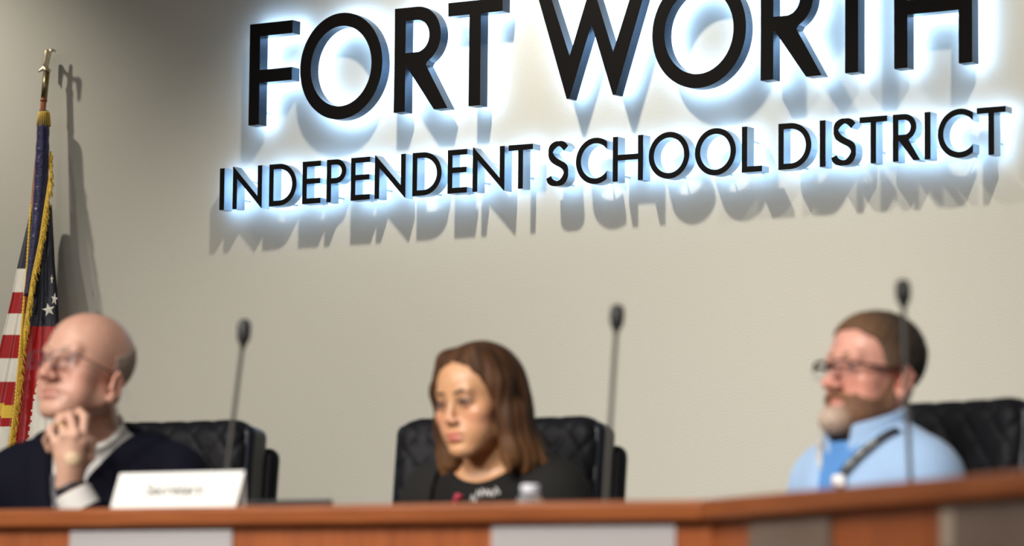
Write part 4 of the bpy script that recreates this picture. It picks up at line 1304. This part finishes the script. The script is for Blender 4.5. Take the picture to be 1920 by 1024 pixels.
# short hair
zl = np.interp(y, [-.13, -.06, -.03, -.016, -.004, .016, .030, .045, .060, .085], [-.070, -.064, -.050, .022, -.004, .000, .034, .060, .070, .078]).astype(np.float32)
F = sm_max(fs_.F - (.0050 + .0020 * np.clip((z - .02) / .08, 0, 1)) - .0012 * vnoise(X, Y, Z, 700, 2) - .0012 * vnoise(X, Y, Z, 330, 13), (zl - z + .006 * vnoise(X, Y, Z, 160, 9)).astype(np.float32), .004)
V, Q = nets(fs_, F.astype(np.float32)); P = h.inv(V)
T = paint(V, (.042, .030, .024), [(.5 * np.clip(vnoise(V[:, 0], V[:, 1], V[:, 2], 420, 21) + .2, 0, 1), (.075, .060, .052)), (.7 * np.clip((P[:, 1] + .02) / .07, 0, 1) * np.clip((P[:, 2] - .02) / .05, 0, 1), (.15, .080, .040)),
                                  (.7 * np.clip((-P[:, 1] - .02) / .06, 0, 1), (.040, .036, .040)),
                                  (.5 * blob(P, (-.07, .012, .015), (.03, .022, .03), .6), (.24, .15, .09)), (.5 * blob(P, (.07, .012, .015), (.03, .022, .03), .6), (.24, .15, .09))])
link('hair', np_mesh('hair', V, Q, T), M_HAIR, body)
# beard: sides, moustache, pale chin
fb = Field(h.p((0, .04, -.07)) - .14, h.p((0, .04, -.07)) + .14, .0026)
B = Fr(fb, h.R, h.o, h.s, h.w, h.t); skull(B, D)
B.ell((0, .080, -.104), (.030, .024, .024), .02)
B.ell((0, .0845, -.060), (.024, .0100, .0075), .006)
x, y, z = B.grid(); X, Y, Z = fb.full()
up = np.interp(y, [-.02, .002, .016, .030, .050, .068, .076, .1], [-.014, -.016, -.036, -.057, -.064, -.060, -.053, -.050]).astype(np.float32)
lowr = np.interp(y, [-.02, .0, .03, .06, .09], [-.085, -.092, -.118, -.134, -.145]).astype(np.float32)
reg = np.maximum(np.maximum(z - up, lowr - z), -.006 - y)
lip = (1 - np.sqrt((x / .0205) ** 2 + ((z + .0718) / .0098) ** 2)) * .012
reg = np.maximum(reg, np.where(y > .055, lip, -1))
g = .0045 + .006 * np.clip((-.075 - z) / .03, 0, 1)
F = sm_max(fb.F - g - .0016 * vnoise(X, Y, Z, 560, 3) - .001 * vnoise(X, Y, Z, 1300, 5), (reg + .003 * vnoise(X, Y, Z, 260, 7)).astype(np.float32), .005)
V, Q = nets(fb, F.astype(np.float32)); P = h.inv(V)
T = paint(V, (.170, .088, .054), [(.85 * blob(P, (0, .09, -.058), (.034, .03, .010), .5), (.24, .115, .055)),
                                  (.5 * np.clip((.045 - P[:, 1]) / .05, 0, 1) * np.clip((-.05 - P[:, 2]) / .04, 0, 1), (.085, .052, .038)),
                                  (.95 * blob(P, (0, .088, -.106), (.036, .036, .027), .35), (.58, .47, .39)),
                                  (.35 * (vnoise(V[:, 0], V[:, 1], V[:, 2], 600, 4) > .15), (.20, .12, .08))])
link('beard', np_mesh('beard', V, Q, T), M_HAIR, body)
M_FRB = mat('dark_brown_frame', (.050, .016, .010), .3)
M_FRK = mat('thin_metal_rim', (.30, .28, .28), .25, metal=1)
glasses(body, h, M_FRB, M_FRK, M_FRB, .052, .036, .1065, -.008, .0031, .0007, .0)
# pullover
M_PULL = noise_bump(mat('light_blue_pullover', (.31, .455, .68), .8, spec=.25, Sheen_Weight=.15), 420, .35, .0008)
M_COLL = noise_bump(mat('blue_collar', (.085, .235, .54), .75, spec=.25), 420, .3, .0008)
M_COLLI = noise_color(mat('grey_collar_lining', (.4, .38, .36), .8), (.26, .22, .20), (.58, .57, .54), 160, (1, 1, .2))
zs = D['zs']
fp = Field((-.34, -.23, .40), (.34, .34, 1.12), .0045)
torso(fp, D, .020)
for a_ in ARM3: arm(fp, *a_, g=.020)
X, Y, Z = fp.full()
hole = np.maximum(np.sqrt((X - nb[0]) ** 2 + (Y - nb[1] - .012) ** 2) - .072, zs - .015 - Z)
vz = np.maximum(np.maximum(np.abs(X + .004) - .34 * np.maximum(0, Z - (zs - .13)), (zs - .13) - Z), nb[1] + .02 - Y)
F = np.maximum(np.maximum(fp.F, -hole), -vz) + .0028 * vnoise(X, Y, Z, 34, 11) + .0012 * vnoise(X, Y, Z, 75, 12)
F = np.maximum(F, Z - (zs + .065))
V, Q = nets(fp, F.astype(np.float32)); link('pullover', np_mesh('pullover', V, Q), M_PULL, body)
# standing collar: open ring, higher behind
fc = Field(nb + np.array([-.12, -.12, -.10]), nb + np.array([.12, .14, .20]), .003)
fc.cap(nb + np.array([0, .004, -.03]), nb + np.array([0, .022, .110]), .090, .080, 0)
X, Y, Z = fc.full()
inner = Field.copy(fc); inner.F[:] = 1; inner.cap(nb + np.array([0, .004, -.03]), nb + np.array([0, .022, .110]), .081, .071, 0)
xx, yy, zz = X - nb[0], Y - nb[1], Z - nb[2]
top = zz - (.094 - .34 * (yy + .02))
gap = np.maximum(np.abs(xx + .006) - (.010 + .24 * np.maximum(0, zz + .045)), -yy)
shell = np.maximum(fc.F, -inner.F)
F = np.maximum(np.maximum(shell, top), np.maximum(-gap, -.09 - zz))
V, Q = nets(fc, F.astype(np.float32)); link('collar', np_mesh('collar', V, Q), M_PULL, body)
# inner placket of deeper blue below the opening, grey lining at its edge
fi = Field(nb + np.array([-.13, -.02, -.20]), nb + np.array([.13, .16, .09]), .0035)
torso(fi, D, .0145)
fi.cap(nb + np.array([0, .010, -.06]), nb + np.array([0, .022, .06]), .079, .072, .02)
X, Y, Z = fi.full()
xx, yy, zz = X - nb[0], Y - nb[1], Z - nb[2]
F = np.maximum(np.maximum(fi.F, -(fi.F + .006)), np.maximum(np.abs(xx) - .10, np.maximum(.015 - yy, np.maximum(zz - (.048 - .34 * (yy - .03)), -.18 - zz))))
V, Q = nets(fi, F.astype(np.float32)); link('placket', np_mesh('placket', V, Q), M_COLL, body)
m = MB()
for s in (1,):
    for off, r_ in ((0, .0055), (.012, .004)):
        p_ = []
        for k in range(9):
            t = k / 8
            q = nb + np.array([s * (.006 + .060 * t + off * .5), .100 - .030 * t * t + .006, -.085 + .125 * t])
            p_.append(Vector(q))
        m.tube(p_, r_, 8)
m.build('zip_lining', M_COLLI, body, True)
# lanyard with pale lettering and a white badge clip
M_LAN = mat('black_lanyard', (.012, .012, .014), .6); M_LANW = mat('lanyard_print', (.62, .64, .62), .6)
def surf(xx, zz, g=.024, depth_=.006):
    f_ = Field((xx - .005, -.2, zz - .005), (xx + .005, .28, zz + .005), .004); torso(f_, D, g)
    f_.cap(nb + np.array([0, .006, -.03]), nb + np.array([0, .020, .05]), .086, .080, .02)
    c_ = f_.F[1, :, 1]; k_ = np.nonzero(c_ < 0)[0]
    return float(f_.ax[1][k_[-1]]) + depth_ if len(k_) else .1
path = []
for k in range(15):
    t = k / 14
    xx_ = -.113 + .062 * t; zz_ = zs + .048 - .084 * t
    path.append(Vector((xx_, surf(xx_, zz_), zz_)))
def ribbon(path, w, off, k0, k1):
    m = MB(); vs, fs = [], []
    pp = path[k0:k1]
    for i, p in enumerate(pp):
        t = (pp[min(i + 1, len(pp) - 1)] - pp[max(i - 1, 0)]).normalized()
        n = Vector((0, 1, .25)).normalized(); s_ = t.cross(n).normalized(); n = s_.cross(t)
        for a__, b__ in ((-w, -.001), (w, -.001), (w, .001), (-w, .001)): vs.append(p + s_ * a__ + n * (b__ + off))
    for i in range(len(pp) - 1):
        for e in range(4): fs.append((i * 4 + e, i * 4 + (e + 1) % 4, i * 4 + 4 + (e + 1) % 4, i * 4 + 4 + e))
    fs += [(3, 2, 1, 0), tuple((len(pp) - 1) * 4 + e for e in range(4))]
    return m.add(vs, fs)
lan = ribbon(path, .0095, .001, 0, 15).build('lanyard', M_LAN, body, True)
m = MB()
for k in range(4, 13):
    p = path[k]; t = (path[min(k + 1, 14)] - path[k - 1]).normalized()
    n = Vector((0, 1, .25)).normalized(); s_ = t.cross(n).normalized(); n = s_.cross(t)
    c = p + n * .0028
    for q in range(3):
        c2 = c + t * (.0035 * (q - 1))
        if (k + q) % 3 != 1: m.tube([c2 - s_ * .006, c2 + s_ * (.006 if q != 2 else .001)], .0011, 5)
m.build('lettering', M_LANW, lan, True)
pb = path[-1]
fq = Field(np.array(pb) + np.array([-.04, -.03, -.05]), np.array(pb) + np.array([.04, .03, .03]), .002)
fq.box(np.array(pb) + np.array([.004, .004, -.012]), np.array([.017, .006, .012]), .005); fq.ell(np.array(pb) + np.array([.004, .008, -.012]), (.012, .008, .009), .004)
V, Q = nets(fq); link('badge_clip', np_mesh('badge_clip', V, Q), mat('white_clip', (.75, .72, .74), .4), lan)
ftr = Field((-.25, -.22, .05), (.25, .60, .66), .008); legs(ftr, D); ftr.ell((0, yl(.55) - .02, .56), (.185, .142, .12), .03)
V, Q = nets(ftr); link('trousers', np_mesh('trousers', V, Q), M_GREY, body)
shoes(body, D, M_SHOE)
# ------------------------------------------------------------------ camera
cd = bpy.data.cameras.new('camera'); cam = bpy.data.objects.new('camera', cd); COL.objects.link(cam)
cd.sensor_fit = 'HORIZONTAL'; cd.sensor_width = 36.0; cd.lens = FPX / 1920 * 36.0
cd.clip_start = 0.1; cd.clip_end = 60
Mx = Matrix((RGT, UPV, -FWD)).transposed().to_4x4(); Mx.translation = CAM
cam.matrix_world = Mx
cd.dof.use_dof = True; cd.dof.focus_distance = 10.25; cd.dof.aperture_fstop = 2.8; cd.dof.aperture_blades = 0
SC.camera = cam

# ------------------------------------------------------------------ lights
def spot(name, loc, target, power, size, blend, radius, color):
    l = bpy.data.lights.new(name, 'SPOT'); l.energy = power; l.spot_size = math.radians(size); l.spot_blend = blend
    l.shadow_soft_size = radius; l.color = color
    o = bpy.data.objects.new(name, l); COL.objects.link(o); o.location = loc
    o.rotation_euler = (Vector(target) - Vector(loc)).to_track_quat('-Z', 'Y').to_euler()
    return o
WARM = (1.0, 0.93, 0.80)
YL, ZL = -0.98, 3.45
for x, p, tz in ((-2.48, 78, 0.7), (0.11, 126, 0.55), (2.20, 102, 0.65), (4.3, 58, 0.7)):
    spot('wall_washer', (x, YL, ZL), (x, 0.0, tz), p, 98, 0.8, 0.05, WARM)
def area(name, loc, target, power, sx, sy, color):
    l = bpy.data.lights.new(name, 'AREA'); l.energy = power; l.shape = 'RECTANGLE'; l.size = sx; l.size_y = sy; l.color = color
    o = bpy.data.objects.new(name, l); COL.objects.link(o); o.location = loc
    o.rotation_euler = (Vector(target) - Vector(loc)).to_track_quat('-Z', 'Y').to_euler()
    return o
# ceiling panels over the hall and the dais
for x, y, p in ((0.2, -5.0, 30), (2.9, -6.0, 35), (-0.8, -7.2, 55), (2.0, -7.6, 55)):
    area('ceiling_panel', (x, y, 3.65), (x, y, 0), p, 1.2, 0.6, (1.0, .95, .88))
for x, y, tx, ty, p in ((-3.0, -9.3, -0.9, -1.6, 800), (-0.6, -9.5, 0.9, -2.4, 880), (3.2, -9.8, 2.2, -2.4, 560)):
    spot('added_front_spot', (x, y, 3.5), (tx, ty, 0.75), p, 31, 1.0, 0.4, (1.0, .95, .88))  # added spots, unseen, to brighten the people and the lower wall
for x, y, tx, ty, tz, p in ((-0.2, -6.6, 0.85, -3.0, 1.05, 25), (1.9, -6.5, 1.65, -2.7, 1.0, 330), (3.3, -6.9, 2.6, -2.8, 0.95, 430)):
    spot('added_key_light', (x, y, 3.4), (tx, ty, tz), p, 27, 1.0, 0.3, (1.0, .94, .85))  # added spots, one aimed at each person to brighten them
w = bpy.data.worlds.new('room_light'); SC.world = w; w.use_nodes = True
w.node_tree.nodes['Background'].inputs['Color'].default_value = (1.0, .96, .90, 1)
w.node_tree.nodes['Background'].inputs['Strength'].default_value = 0.10

SC.view_settings.view_transform = 'Standard'; SC.view_settings.look = 'None'
SC.view_settings.gamma = 1.0; SC.view_settings.exposure = 0.5
SC.view_settings.use_curve_mapping = False
SC.cycles.max_bounces = 8; SC.cycles.diffuse_bounces = 4; SC.cycles.glossy_bounces = 4
SC.cycles.transmission_bounces = 8; SC.cycles.transparent_max_bounces = 8
SC.cycles.caustics_reflective = False; SC.cycles.caustics_refractive = False
SC.cycles.sample_clamp_indirect = 4.0
SC.cycles.use_denoising = True
